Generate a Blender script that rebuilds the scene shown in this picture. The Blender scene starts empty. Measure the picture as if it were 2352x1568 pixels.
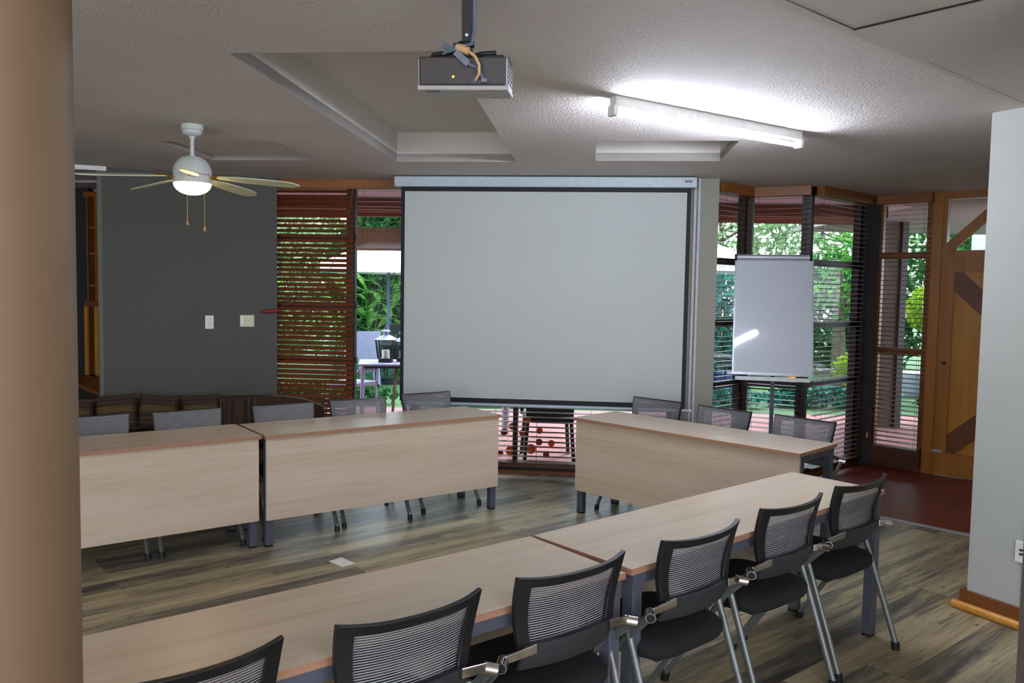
import bpy, math, random
from math import sin, cos, pi, radians as rad, hypot, atan2
from mathutils import Vector, Matrix
random.seed(7)
SC = bpy.context.scene
COL = SC.collection
HC = 2.675

# ------------------------------------------------------------------ camera
F, PITCH, ROLL, CH = 1907.32, -0.06408, 0.01696, 1.7085
fw = Vector((0, cos(PITCH), sin(PITCH))); r0 = Vector((1, 0, 0)); u0 = r0.cross(fw)
RT = cos(ROLL)*r0 + sin(ROLL)*u0; UP = -sin(ROLL)*r0 + cos(ROLL)*u0
cam = bpy.data.cameras.new('camera'); co = bpy.data.objects.new('camera', cam); COL.objects.link(co)
m = Matrix((RT, UP, -fw)).transposed().to_4x4(); m.translation = Vector((0, 0, CH)); co.matrix_world = m
cam.sensor_width = 36; cam.lens = F/2352*36; cam.clip_start = 0.05; cam.clip_end = 300
SC.camera = co

# ------------------------------------------------------------------ materials
def srgb(c):
    return tuple(((v/255)/12.92 if v/255 <= .04045 else ((v/255+.055)/1.055)**2.4) for v in c)
def new_mat(name):
    mt = bpy.data.materials.new(name); mt.use_nodes = True
    nt = mt.node_tree; return mt, nt, nt.nodes['Principled BSDF']
def N(nt, t, **kw):
    n = nt.nodes.new(t)
    for k, v in kw.items(): setattr(n, k, v)
    return n
def L(nt, a, b): nt.links.new(a, b)
def setin(b, **kw):
    for k, v in kw.items(): b.inputs[k.replace('_', ' ')].default_value = v
def coords(nt, scale=(1, 1, 1), rot=(0, 0, 0), kind='Object'):
    tc = N(nt, 'ShaderNodeTexCoord'); mp = N(nt, 'ShaderNodeMapping')
    mp.inputs['Scale'].default_value = scale; mp.inputs['Rotation'].default_value = rot
    L(nt, tc.outputs[kind], mp.inputs['Vector']); return mp.outputs['Vector']
def ramp(nt, fac, stops):
    r = N(nt, 'ShaderNodeValToRGB'); e = r.color_ramp.elements
    while len(e) < len(stops): e.new(.5)
    for el, (p, c) in zip(e, stops): el.position = p; el.color = (*c, 1)
    L(nt, fac, r.inputs['Fac']); return r.outputs['Color']
def mixc(nt, f, a, b, mode='MIX'):
    x = N(nt, 'ShaderNodeMix', data_type='RGBA', blend_type=mode)
    for i, v in ((0, f), (6, a), (7, b)):
        if isinstance(v, (float, int)): x.inputs[i].default_value = v
        elif isinstance(v, tuple): x.inputs[i].default_value = (*v, 1)
        else: L(nt, v, x.inputs[i])
    return x.outputs[2]
def noise(nt, vec, scale, detail=4, rough=.6, dist=0):
    n = N(nt, 'ShaderNodeTexNoise'); n.inputs['Scale'].default_value = scale
    n.inputs['Detail'].default_value = detail; n.inputs['Roughness'].default_value = rough
    n.inputs['Distortion'].default_value = dist
    L(nt, vec, n.inputs['Vector']); return n.outputs['Fac']
def bump(nt, b, h, strength=.3, dist=.005):
    bp = N(nt, 'ShaderNodeBump'); bp.inputs['Strength'].default_value = strength; bp.inputs['Distance'].default_value = dist
    L(nt, h, bp.inputs['Height']); L(nt, bp.outputs['Normal'], b.inputs['Normal'])
def plain(name, c, rough=.5, metal=0., var=.08, scale=20, spec=.5, bmp=0., coat=0.):
    mt, nt, b = new_mat(name); c = srgb(c)
    v = coords(nt); n = noise(nt, v, scale)
    lo = tuple(x*(1-var) for x in c); hi = tuple(min(1, x*(1+var)) for x in c)
    L(nt, ramp(nt, n, [(.3, lo), (.7, hi)]), b.inputs['Base Color'])
    setin(b, Roughness=rough, Metallic=metal); b.inputs['Specular IOR Level'].default_value = spec
    b.inputs['Coat Weight'].default_value = coat
    if bmp: bump(nt, b, n, bmp, .002)
    return mt
def wood(name, stops, axis=0, grain=14, rough=.45, off=0.0, coat=0.):
    mt, nt, b = new_mat(name)
    sc = [grain]*3; sc[axis] = grain*.06
    v = coords(nt, tuple(sc)); n1 = noise(nt, v, 1.0, 6, .65, .6)
    sc2 = [grain*5]*3; sc2[axis] = grain*.25
    v2 = coords(nt, tuple(sc2)); n2 = noise(nt, v2, 1.0, 5, .7)
    mx = mixc(nt, .4, n1, n2)
    L(nt, ramp(nt, mx, [(p, srgb(c)) for p, c in stops]), b.inputs['Base Color'])
    setin(b, Roughness=rough); b.inputs['Coat Weight'].default_value = coat
    bump(nt, b, n2, .08, .001); return mt
def emit(name, c, s):
    mt, nt, b = new_mat(name); setin(b, Roughness=.4)
    b.inputs['Base Color'].default_value = (*srgb(c), 1)
    b.inputs['Emission Color'].default_value = (*srgb(c), 1); b.inputs['Emission Strength'].default_value = s
    return mt
def glass_mat():
    mt, nt, b = new_mat('window_glass'); nt.nodes.remove(b)
    tr = N(nt, 'ShaderNodeBsdfTransparent'); gl = N(nt, 'ShaderNodeBsdfGlossy'); gl.inputs['Roughness'].default_value = .02
    lw = N(nt, 'ShaderNodeLayerWeight'); pw = N(nt, 'ShaderNodeMath', operation='POWER'); pw.inputs[1].default_value = 5; L(nt, lw.outputs['Facing'], pw.inputs[0])
    fr = N(nt, 'ShaderNodeMapRange'); fr.inputs[3].default_value = .003; fr.inputs[4].default_value = .8; L(nt, pw.outputs[0], fr.inputs[0])
    tr.inputs['Color'].default_value = (.93, .95, .95, 1)
    ms = N(nt, 'ShaderNodeMixShader'); out = nt.nodes['Material Output']
    L(nt, fr.outputs[0], ms.inputs[0]); L(nt, tr.outputs[0], ms.inputs[1]); L(nt, gl.outputs[0], ms.inputs[2])
    L(nt, ms.outputs[0], out.inputs['Surface']); return mt
def leaf_mat(name, dark, mid, light, scale=1.2):
    mt, nt, b = new_mat(name); v = coords(nt)
    n = noise(nt, v, scale, 5, .75); n2 = noise(nt, v, scale*12, 2, .6)
    mx = mixc(nt, .5, n, n2)
    cc = ramp(nt, mx, [(.35, srgb(dark)), (.5, srgb(mid)), (.66, srgb(light))])
    L(nt, cc, b.inputs['Base Color']); setin(b, Roughness=.6); b.inputs['Specular IOR Level'].default_value = .15
    tl = N(nt, 'ShaderNodeBsdfTranslucent'); L(nt, cc, tl.inputs['Color'])
    ms = N(nt, 'ShaderNodeMixShader'); ms.inputs[0].default_value = .35
    L(nt, b.outputs[0], ms.inputs[1]); L(nt, tl.outputs[0], ms.inputs[2])
    L(nt, ms.outputs[0], nt.nodes['Material Output'].inputs['Surface']); return mt

def decal_mat(name, c):
    mt, nt, b = new_mat(name); b.inputs['Base Color'].default_value = (*srgb(c), 1)
    tl = N(nt, 'ShaderNodeBsdfTranslucent'); tl.inputs['Color'].default_value = (*srgb(c), 1)
    tr = N(nt, 'ShaderNodeBsdfTransparent'); tr.inputs['Color'].default_value = (*srgb(c), 1)
    m1 = N(nt, 'ShaderNodeMixShader'); m1.inputs[0].default_value = .55; L(nt, b.outputs[0], m1.inputs[1]); L(nt, tl.outputs[0], m1.inputs[2])
    m2 = N(nt, 'ShaderNodeMixShader'); m2.inputs[0].default_value = .4; L(nt, m1.outputs[0], m2.inputs[1]); L(nt, tr.outputs[0], m2.inputs[2])
    L(nt, m2.outputs[0], nt.nodes['Material Output'].inputs['Surface']); return mt
M = {}
M['oak'] = wood('pale_oak_laminate', [(.3, (184, 163, 138)), (.5, (202, 185, 162)), (.72, (212, 198, 178))], 0, 9, .32)
M['oak_edge'] = wood('oak_edge_band', [(.3, (146, 104, 78)), (.7, (174, 130, 102))], 0, 10, .5)
M['desk_metal'] = plain('blue_grey_powder_coat', (84, 86, 97), .45, .2)
M['black_plastic'] = plain('black_plastic', (20, 20, 22), .42)
M['black_fabric'] = plain('black_seat_fabric', (14, 14, 15), .9, bmp=.3, scale=300)
M['dark_plastic'] = plain('dark_grey_plastic', (46, 46, 49), .5)
M['silver'] = plain('silver_tube', (122, 124, 122), .42, .6)
M['chrome'] = plain('chrome', (225, 222, 220), .07, 1.)
M['rubber'] = plain('black_rubber', (12, 12, 12), .6)
M['orange_wood'] = wood('honey_stained_wood', [(.25, (112, 64, 24)), (.55, (146, 88, 36)), (.8, (165, 105, 50))], 0, 9, .4)
M['door_wood'] = wood('golden_door_panel', [(.25, (170, 112, 36)), (.55, (196, 136, 50)), (.8, (208, 150, 64))], 2, 8, .35)
M['door_frame'] = wood('honey_door_stile', [(.25, (140, 86, 30)), (.55, (170, 108, 40)), (.8, (184, 122, 50))], 2, 8, .35)
M['door_brace'] = wood('brown_door_brace', [(.25, (92, 52, 20)), (.6, (116, 68, 28)), (.8, (126, 78, 34))], 0, 8, .4)
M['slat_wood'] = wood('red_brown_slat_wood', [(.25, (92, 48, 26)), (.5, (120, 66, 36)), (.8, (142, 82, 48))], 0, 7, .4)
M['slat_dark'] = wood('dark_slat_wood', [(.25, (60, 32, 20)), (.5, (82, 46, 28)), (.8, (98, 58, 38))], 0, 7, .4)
M['dark_frame'] = plain('dark_window_frame', (38, 24, 20), .45)
M['glass'] = glass_mat()
M['white_paint'] = plain('white_enamel', (222, 222, 218), .35)
M['cream'] = plain('cream_plastic', (214, 208, 176), .4)
M['wall_white'] = plain('off_white_wall_paint', (170, 172, 165), .75, scale=3, var=.03, bmp=.05)
M['wall_col'] = plain('warm_grey_wall_paint', (150, 146, 134), .8, scale=3, var=.03)
M['trim_grey'] = plain('pale_grey_pipe_paint', (188, 190, 190), .5)
M['pillar'] = plain('beige_pillar_paint', (114, 90, 64), .6, scale=2, var=.03)
M['fascia'] = plain('white_fascia', (225, 225, 222), .6)
M['screen'] = plain('matt_white_screen', (186, 191, 187), .8, scale=1.5, var=.015)
M['screen_black'] = plain('black_screen_border', (16, 17, 22), .7)
M['housing'] = plain('cool_white_metal', (178, 190, 198), .4)
M['label_blue'] = plain('dark_blue_label', (44, 58, 82), .4)
M['label_txt'] = plain('label_print', (150, 160, 170), .4)
M['alu'] = plain('brushed_aluminium', (182, 184, 192), .35, .35)
M['proj_dark'] = plain('dark_brown_plastic', (48, 37, 35), .5)
M['proj_white'] = plain('projector_white', (160, 156, 152), .4)
M['port'] = plain('black_port', (8, 8, 9), .4)
M['port_blue'] = plain('dark_blue_port', (22, 20, 60), .4)
M['gold'] = plain('brass', (190, 150, 70), .25, 1.)
M['cable_tan'] = plain('tan_cable', (198, 160, 112), .5)
M['cable_grey'] = plain('grey_blue_cable', (96, 104, 120), .5)
M['paper'] = plain('white_paper', (232, 230, 226), .8)
M['paper_mark'] = plain('paper_print', (200, 190, 195), .8)
M['red'] = plain('red_tassel', (150, 40, 34), .5)
M['cord'] = plain('brown_cord', (118, 62, 40), .7)
M['fan_white'] = plain('fan_white', (205, 208, 205), .3)
M['blade'] = plain('cream_fan_blade', (206, 208, 176), .4)
M['lamp_glow'] = emit('lamp_bowl_glow', (255, 214, 150), 5)
M['tube'] = emit('fluorescent_tube', (228, 236, 255), 62)
M['bulb'] = emit('warm_downlight_lens', (255, 196, 140), 6)
M['decal_or'] = decal_mat('orange_decal', (196, 122, 70))
M['decal_red'] = decal_mat('red_brown_decal', (162, 84, 66))
M['umb'] = plain('white_canvas', (236, 238, 245), .8)
M['blue_pole'] = plain('blue_grey_pole', (60, 84, 120), .4)
M['lilac'] = plain('lilac_grey_resin', (150, 152, 186), .5)
M['dark_out'] = plain('dark_outdoor_metal', (30, 30, 38), .5)
M['candle'] = plain('cream_candle', (222, 224, 200), .5)
M['trunk'] = plain('tree_bark', (84, 74, 60), .9, scale=9, var=.4)
M['reflection_brown'] = plain('dull_brown_reflection', (84, 70, 62), .8, scale=5, var=.3)  # brown of the reflections in the sidelight glass
M['door_edge'] = plain('dark_taupe_paint', (84, 74, 66), .6)
M['carport'] = plain('grey_porch_ceiling', (140, 134, 132), .8)
M['soffit'] = plain('lilac_grey_soffit', (190, 176, 186), .8)
M['fascia_brown'] = wood('brown_fascia_board', [(.3, (110, 58, 40)), (.7, (150, 84, 56))], 0, 4, .6)
M['leaf_deep'] = leaf_mat('deep_green_leaves', (8, 34, 20), (28, 82, 40), (86, 140, 66))
M['leaf_mid'] = leaf_mat('mid_green_leaves', (14, 66, 24), (62, 134, 46), (150, 196, 84))
M['leaf_lime'] = leaf_mat('lime_leaves', (84, 126, 26), (136, 172, 46), (188, 208, 86))
M['leaf_ginger'] = leaf_mat('bright_ginger_leaves', (50, 110, 50), (112, 172, 84), (190, 226, 140))
M['leaf_pale'] = leaf_mat('pale_green_leaves', (60, 92, 60), (136, 168, 120), (206, 224, 180), 1.6)  # pale green tones varied by noise
M['leaf_teal'] = leaf_mat('blue_green_leaves', (16, 66, 60), (48, 128, 112), (120, 190, 170), 1.6)
M['orange_flower'] = plain('yellow_orange_blooms', (226, 168, 50), .6, var=.3)
M['car_white'] = plain('white_car_paint', (220, 226, 236), .25, coat=.6)
M['car_glass'] = plain('dark_car_glass', (30, 40, 60), .1)
M['grey_rock'] = plain('pale_stone', (160, 168, 186), .8, scale=6, var=.3)
M['blue_tarp'] = plain('blue_cover', (58, 96, 150), .6)

def mat_fabric_wall():
    mt, nt, b = new_mat('charcoal_wall_covering')
    v1 = coords(nt, (60, 60, 260)); v2 = coords(nt, (420, 420, 18))
    n = mixc(nt, .5, noise(nt, v1, 1, 3), noise(nt, v2, 1, 3))
    L(nt, ramp(nt, n, [(.35, srgb((76, 75, 71))), (.65, srgb((96, 94, 90)))]), b.inputs['Base Color'])
    setin(b, Roughness=.85); bump(nt, b, n, .2, .002); return mt
M['grey_wall'] = mat_fabric_wall()
M['grey_edge'] = plain('grey_wall_edge_paint', (104, 108, 100), .8)
M['dark_wall'] = plain('dark_charcoal_wall', (40, 41, 42), .85)
def mat_ceiling():
    mt, nt, b = new_mat('stippled_ceiling_plaster')
    v = coords(nt); n = noise(nt, v, 75, 3, .6); n2 = noise(nt, v, 1.3, 3, .5)
    L(nt, ramp(nt, n2, [(.3, srgb((208, 198, 192))), (.7, srgb((218, 210, 204)))]), b.inputs['Base Color'])
    setin(b, Roughness=.8); bump(nt, b, n, .75, .012); return mt
M['ceil'] = mat_ceiling()
M['ceil_smooth'] = plain('smooth_ceiling_board', (206, 198, 192), .75, scale=1.5, var=.04)
M['recess'] = plain('white_recess_plaster', (214, 208, 200), .8, scale=2, var=.03)
def mat_floor():
    mt, nt, b = new_mat('weathered_plank_floor')
    a = -rad(39.5)
    v = coords(nt, (1, 1, 1), (0, 0, a))
    br = N(nt, 'ShaderNodeTexBrick'); br.offset = .37; br.offset_frequency = 3; br.squash = 1
    L(nt, v, br.inputs['Vector'])
    for k, x in (('Scale', 1), ('Mortar Size', .0016), ('Brick Width', 1.22), ('Row Height', .152), ('Bias', 0.)): br.inputs[k].default_value = x
    br.inputs['Color1'].default_value = (0, 0, 0, 1); br.inputs['Color2'].default_value = (1, 1, 1, 1); br.inputs['Mortar'].default_value = (.5, .5, .5, 1)
    vs = coords(nt, (.55, 9, 1), (0, 0, 0)); 
    tc = N(nt, 'ShaderNodeTexCoord'); mp = N(nt, 'ShaderNodeMapping'); mp.inputs['Rotation'].default_value = (0, 0, a); L(nt, tc.outputs['Object'], mp.inputs['Vector'])
    def stretched(sx, sy, s, d):
        m2 = N(nt, 'ShaderNodeMapping'); m2.inputs['Scale'].default_value = (sx*.8, sy, 1); L(nt, mp.outputs[0], m2.inputs['Vector'])
        ad = N(nt, 'ShaderNodeVectorMath', operation='ADD'); L(nt, m2.outputs[0], ad.inputs[0])
        sc = N(nt, 'ShaderNodeVectorMath', operation='SCALE'); sc.inputs['Scale'].default_value = 9.0; L(nt, br.outputs['Color'], sc.inputs[0]); L(nt, sc.outputs[0], ad.inputs[1])
        return noise(nt, ad.outputs[0], s, d, .65, .4)
    n1 = stretched(.9, 7, 1.2, 5); n2 = stretched(4, 46, 1.5, 4)
    g = mixc(nt, .34, n1, n2); g2 = mixc(nt, .13, g, br.outputs['Color'])
    c = ramp(nt, g2, [(.36, srgb((62, 59, 55))), (.45, srgb((104, 97, 84))), (.53, srgb((150, 137, 106))), (.64, srgb((184, 168, 134)))])
    m2 = N(nt, 'ShaderNodeMapping'); m2.inputs['Scale'].default_value = (3, 9, 1); L(nt, mp.outputs[0], m2.inputs['Vector'])
    kn = N(nt, 'ShaderNodeTexVoronoi'); kn.inputs['Scale'].default_value = 1.3; L(nt, m2.outputs[0], kn.inputs['Vector'])
    kf = ramp(nt, kn.outputs['Distance'], [(.04, (1, 1, 1)), (.12, (0, 0, 0))])
    c = mixc(nt, kf, c, srgb((58, 50, 42)))
    mf = N(nt, 'ShaderNodeMath', operation='MULTIPLY'); mf.inputs[1].default_value = .6; L(nt, br.outputs['Fac'], mf.inputs[0]); c = mixc(nt, mf.outputs[0], c, srgb((48, 44, 36)))
    L(nt, c, b.inputs['Base Color']); setin(b, Roughness=.38); bump(nt, b, n2, .12, .001); return mt
M['floor'] = mat_floor()
def mat_tiles(name, c1, c2, mortar, w, h, rot, rough, ms=.006, offset=0.):
    mt, nt, b = new_mat(name); v = coords(nt, (1, 1, 1), (0, 0, rot))
    br = N(nt, 'ShaderNodeTexBrick'); br.offset = offset; L(nt, v, br.inputs['Vector'])
    for k, x in (('Scale', 1), ('Mortar Size', ms), ('Brick Width', w), ('Row Height', h)): br.inputs[k].default_value = x
    br.inputs['Color1'].default_value = (*srgb(c1), 1); br.inputs['Color2'].default_value = (*srgb(c2), 1); br.inputs['Mortar'].default_value = (*srgb(mortar), 1)
    n = noise(nt, v, 9, 4); c = mixc(nt, .25, br.outputs['Color'], ramp(nt, n, [(.3, srgb(c1)), (.7, srgb(c2))]))
    L(nt, c, b.inputs['Base Color']); setin(b, Roughness=rough); return mt
M['red_tile'] = mat_tiles('dark_red_quarry_tile', (104, 36, 26), (122, 46, 32), (52, 22, 18), .3, .3, -rad(43), .42)
M['paving'] = mat_tiles('pink_brick_paving', (150, 98, 98), (172, 118, 116), (112, 76, 76), .22, .11, .4, .8, .006, .5)
M['grass'] = plain('lawn', (64, 104, 60), .9, scale=40, var=.45)
def mat_stripes(name, cols, freq, axis, rough=.9):
    mt, nt, b = new_mat(name)
    sc = [0.3]*3; sc[axis] = freq
    v = coords(nt, tuple(sc)); n = noise(nt, v, 1, 1, .4, .15)
    cr = N(nt, 'ShaderNodeValToRGB'); cr.color_ramp.interpolation = 'CONSTANT'; e = cr.color_ramp.elements
    while len(e) < len(cols): e.new(.5)
    for i, (el, c) in enumerate(zip(e, cols)): el.position = .28+.44*i/len(cols); el.color = (*srgb(c), 1)
    L(nt, n, cr.inputs['Fac']); L(nt, cr.outputs[0], b.inputs['Base Color']); setin(b, Roughness=rough); return mt
SCOL = [tuple(int(v*.72) for v in c) for c in [(58, 40, 30), (96, 66, 44), (70, 52, 46), (124, 98, 50), (84, 58, 50), (52, 44, 36), (108, 82, 60), (78, 50, 38)]]
M['sofa_v'] = mat_stripes('vertical_brown_stripes', SCOL, 22, 0)
M['sofa_h'] = mat_stripes('horizontal_brown_stripes', SCOL, 16, 2)
M['sofa_plain'] = plain('dark_brown_upholstery', (66, 44, 32), .9)
def mat_mesh():
    mt, nt, b = new_mat('ribbed_chair_mesh')
    tc = N(nt, 'ShaderNodeTexCoord'); sp = N(nt, 'ShaderNodeSeparateXYZ'); L(nt, tc.outputs['UV'], sp.inputs[0])
    mu = N(nt, 'ShaderNodeMath', operation='MULTIPLY'); mu.inputs[1].default_value = 2*pi*27; L(nt, sp.outputs[1], mu.inputs[0])
    sn = N(nt, 'ShaderNodeMath', operation='SINE'); L(nt, mu.outputs[0], sn.inputs[0])
    ma = N(nt, 'ShaderNodeMapRange'); ma.inputs[1].default_value = -.15; ma.inputs[2].default_value = .75; L(nt, sn.outputs[0], ma.inputs[0])
    mx = N(nt, 'ShaderNodeMath', operation='MULTIPLY'); mx.inputs[1].default_value = 2*pi*62; L(nt, sp.outputs[0], mx.inputs[0])
    sx = N(nt, 'ShaderNodeMath', operation='SINE'); L(nt, mx.outputs[0], sx.inputs[0])
    mr2 = N(nt, 'ShaderNodeMapRange'); mr2.inputs[1].default_value = -1; mr2.inputs[2].default_value = -.3; mr2.inputs[3].default_value = .6; L(nt, sx.outputs[0], mr2.inputs[0])
    f2 = N(nt, 'ShaderNodeMath', operation='MULTIPLY'); L(nt, ma.outputs[0], f2.inputs[0]); L(nt, mr2.outputs[0], f2.inputs[1])
    L(nt, mixc(nt, f2.outputs[0], srgb((12, 12, 14)), srgb((168, 166, 172))), b.inputs['Base Color']); setin(b, Roughness=.6)
    tr = N(nt, 'ShaderNodeBsdfTransparent'); ms = N(nt, 'ShaderNodeMixShader')
    mr = N(nt, 'ShaderNodeMapRange'); mr.inputs[3].default_value = .72; mr.inputs[4].default_value = 1.0; L(nt, ma.outputs[0], mr.inputs[0])
    L(nt, mr.outputs[0], ms.inputs[0]); L(nt, tr.outputs[0], ms.inputs[1]); L(nt, b.outputs[0], ms.inputs[2])
    L(nt, ms.outputs[0], nt.nodes['Material Output'].inputs['Surface']); return mt
M['mesh'] = mat_mesh()

# ------------------------------------------------------------------ mesh builder
class MB:
    def __init__(s): s.v = []; s.f = []; s.sm = []; s.uv = {}
    def add(s, vs, fs, smooth=False):
        o = len(s.v); s.v += [tuple(p) for p in vs]
        for f in fs: s.f.append(tuple(i+o for i in f)); s.sm.append(smooth)
        return s
    def hexa(s, p):  # 8 points: bottom ring 0-3 ccw, top ring 4-7
        return s.add(p, [(3, 2, 1, 0), (4, 5, 6, 7), (0, 1, 5, 4), (1, 2, 6, 5), (2, 3, 7, 6), (3, 0, 4, 7)])
    def box(s, x0, x1, y0, y1, z0, z1):
        return s.hexa([(x0, y0, z0), (x1, y0, z0), (x1, y1, z0), (x0, y1, z0), (x0, y0, z1), (x1, y0, z1), (x1, y1, z1), (x0, y1, z1)])
    def obox(s, c, ax, ay, az, hx, hy, hz):
        c, ax, ay, az = map(Vector, (c, ax, ay, az))
        P = lambda i, j, k: c+ax*hx*i+ay*hy*j+az*hz*k
        return s.hexa([P(-1, -1, -1), P(1, -1, -1), P(1, 1, -1), P(-1, 1, -1), P(-1, -1, 1), P(1, -1, 1), P(1, 1, 1), P(-1, 1, 1)])
    def bar(s, a, b, w, h, up=(0, 0, 1)):
        a, b = Vector(a), Vector(b); d = (b-a); l = d.length; d /= l
        n = d.cross(Vector(up)); n = n.normalized() if n.length > 1e-5 else Vector((1, 0, 0)); u = n.cross(d)
        return s.obox((a+b)/2, d, n, u, l/2, w/2, h/2)
    def tube(s, pts, r, seg=10, caps=True, rs=None, flat=1.0):
        pts = [Vector(p) for p in pts]; n = len(pts); vs = []; fs = []; pu = None
        for i, p in enumerate(pts):
            t = (pts[min(i+1, n-1)]-pts[max(i-1, 0)]).normalized()
            if pu is None:
                a = Vector((0, 0, 1)) if abs(t.z) < .9 else Vector((1, 0, 0)); pu = t.cross(a).normalized()
            pu = (pu-t*pu.dot(t)).normalized(); w = t.cross(pu); rr = rs[i] if rs else r
            for k in range(seg):
                an = 2*pi*k/seg; vs.append(p+pu*cos(an)*rr+w*sin(an)*rr*flat)
        for i in range(n-1):
            for k in range(seg):
                a = i*seg+k; b = i*seg+(k+1) % seg; fs.append((a, b, b+seg, a+seg))
        if caps: fs.append(tuple(range(seg))[::-1]); fs.append(tuple((n-1)*seg+k for k in range(seg)))
        return s.add(vs, fs, True)
    def lathe(s, prof, seg=32, c=(0, 0, 0)):
        vs = []; fs = []; n = len(prof)
        for r, z in prof:
            for k in range(seg): vs.append((c[0]+r*cos(2*pi*k/seg), c[1]+r*sin(2*pi*k/seg), c[2]+z))
        for i in range(n-1):
            for k in range(seg):
                a = i*seg+k; b = i*seg+(k+1) % seg; fs.append((a, b, b+seg, a+seg))
        if prof[0][0] > 1e-5: fs.append(tuple(range(seg))[::-1])
        if prof[-1][0] > 1e-5: fs.append(tuple((n-1)*seg+k for k in range(seg)))
        return s.add(vs, fs, True)
    def cyl(s, a, b, r, seg=20): return s.tube([a, b], r, seg)
    def prism(s, poly, z0, z1):
        n = len(poly); vs = [(x, y, z0) for x, y in poly]+[(x, y, z1) for x, y in poly]
        return s.add(vs, [tuple(range(n))[::-1], tuple(range(n, 2*n))]+[(i, (i+1) % n, (i+1) % n+n, i+n) for i in range(n)])
    def slab(s, grid, th):
        """closed thick sheet from a grid of points; th = offset vector or thickness along +y"""
        R_, C_ = len(grid), len(grid[0]); off = Vector(th)
        vs = [Vector(p) for row in grid for p in row]; nv = len(vs); vs += [p+off for p in vs]; fs = []
        for i in range(R_-1):
            for j in range(C_-1):
                a = i*C_+j; fs.append((a, a+1, a+1+C_, a+C_)); fs.append((a+nv, a+C_+nv, a+1+C_+nv, a+1+nv))
        for j in range(C_-1):
            fs.append((j, j+nv, j+1+nv, j+1)); k = (R_-1)*C_+j; fs.append((k, k+1, k+1+nv, k+nv))
        for i in range(R_-1):
            a = i*C_; fs.append((a, a+C_, a+C_+nv, a+nv)); k = a+C_-1; fs.append((k, k+nv, k+C_+nv, k+C_))
        return s.add(vs, fs, True)
    def build(s, name, mat, parent=None, bevel=0., sub=0, loc=None, rz=0, fixn=True, wn=False):
        me = bpy.data.meshes.new(name); me.from_pydata([tuple(p) for p in s.v], [], s.f); me.update()
        if fixn:
            import bmesh
            bm = bmesh.new(); bm.from_mesh(me); bmesh.ops.recalc_face_normals(bm, faces=bm.faces); bm.to_mesh(me); bm.free()
        me.polygons.foreach_set('use_smooth', s.sm)
        me.materials.append(mat if not isinstance(mat, str) else M[mat])
        o = bpy.data.objects.new(name, me); COL.objects.link(o)
        if parent: o.parent = parent
        if loc: o.location = loc
        if rz: o.rotation_euler[2] = rz
        if bevel:
            b = o.modifiers.new('bevel', 'BEVEL'); b.width = bevel; b.segments = 2; b.limit_method = 'ANGLE'; b.angle_limit = rad(40)
        if sub:
            b = o.modifiers.new('sub', 'SUBSURF'); b.levels = sub; b.render_levels = sub
        if any(s.sm) :
            try:
                me.set_sharp_from_angle(angle=rad(38))
            except Exception: pass
        return o
def tag(o, label=None, cat=None, group=None, kind=None):
    if label: o['label'] = label
    if cat: o['category'] = cat
    if group: o['group'] = group
    if kind: o['kind'] = kind
    return o
def empty(name, loc=(0, 0, 0), rz=0, rot=None):
    o = bpy.data.objects.new(name, None); COL.objects.link(o); o.location = loc
    o.rotation_euler = rot if rot else (0, 0, rz); o.empty_display_size = .1; return o
def kids(o): return [c for c in list(COL.objects) if c.parent is o]
def copy_tree(o, parent=None):
    c = o.copy(); COL.objects.link(c); c.parent = parent
    for ch in kids(o): copy_tree(ch, c)
    return c
def struct(o, label=None): o['kind'] = 'structure'; (label and o.__setitem__('label', label)); return o
def proj(p):
    q = Vector(p)-Vector((0, 0, CH)); z = q.dot(fw); return 1176+F*q.dot(RT)/z, 784-F*q.dot(UP)/z
def ray(x, y): return (x-1176)/F*RT-(y-784)/F*UP+fw
def onY(x, y, Y): d = ray(x, y); return Vector((0, 0, CH))+d*(Y/d.y)
def onZ(x, y, z): d = ray(x, y); return Vector((0, 0, CH))+d*((z-CH)/d.z)
class WL:
    """a vertical wall line from A to B: s runs along it, d is outward depth (away from the room)"""
    def __init__(w, A, B):
        w.A = Vector(A); w.B = Vector(B); w.len = (w.B-w.A).length; w.t = (w.B-w.A)/w.len; w.n = Vector((-w.t.y, w.t.x)); w.rz = atan2(w.t.y, w.t.x)
    def loc(w, z=0): return (w.A.x, w.A.y, z)
    def s(w, x, y):
        d = ray(x, y); t = w.n.dot(w.A)/w.n.dot(Vector((d.x, d.y))); p = Vector((0, 0, CH))+d*t
        return (Vector((p.x, p.y))-w.A).dot(w.t), p.z

# ------------------------------------------------------------------ world + exposure
W = bpy.data.worlds.new('world'); SC.world = W; W.use_nodes = True
bg = W.node_tree.nodes['Background']
tcw = N(W.node_tree, 'ShaderNodeTexCoord'); spw = N(W.node_tree, 'ShaderNodeSeparateXYZ'); L(W.node_tree, tcw.outputs['Generated'], spw.inputs[0])
L(W.node_tree, ramp(W.node_tree, spw.outputs[2], [(.0, (.80, .86, .95)), (.5, (.74, .83, .98))]), bg.inputs['Color'])
bg.inputs['Strength'].default_value = 1.45
SC.view_settings.view_transform = 'Standard'; SC.view_settings.look = 'None'; SC.view_settings.gamma = 1; SC.view_settings.use_curve_mapping = False
SC.view_settings.exposure = 2.03
SC.cycles.use_denoising = True
SC.cycles.max_bounces = 10; SC.cycles.transparent_max_bounces = 24; SC.cycles.sample_clamp_indirect = 6
sun = bpy.data.lights.new('sun', 'SUN'); sun.energy = 1.1; sun.angle = rad(12); sun.color = (1, .97, .9)
so = bpy.data.objects.new('sun', sun); COL.objects.link(so); so.rotation_euler = (rad(38), 0, rad(150)); so.location = (0, 20, 15)

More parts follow.
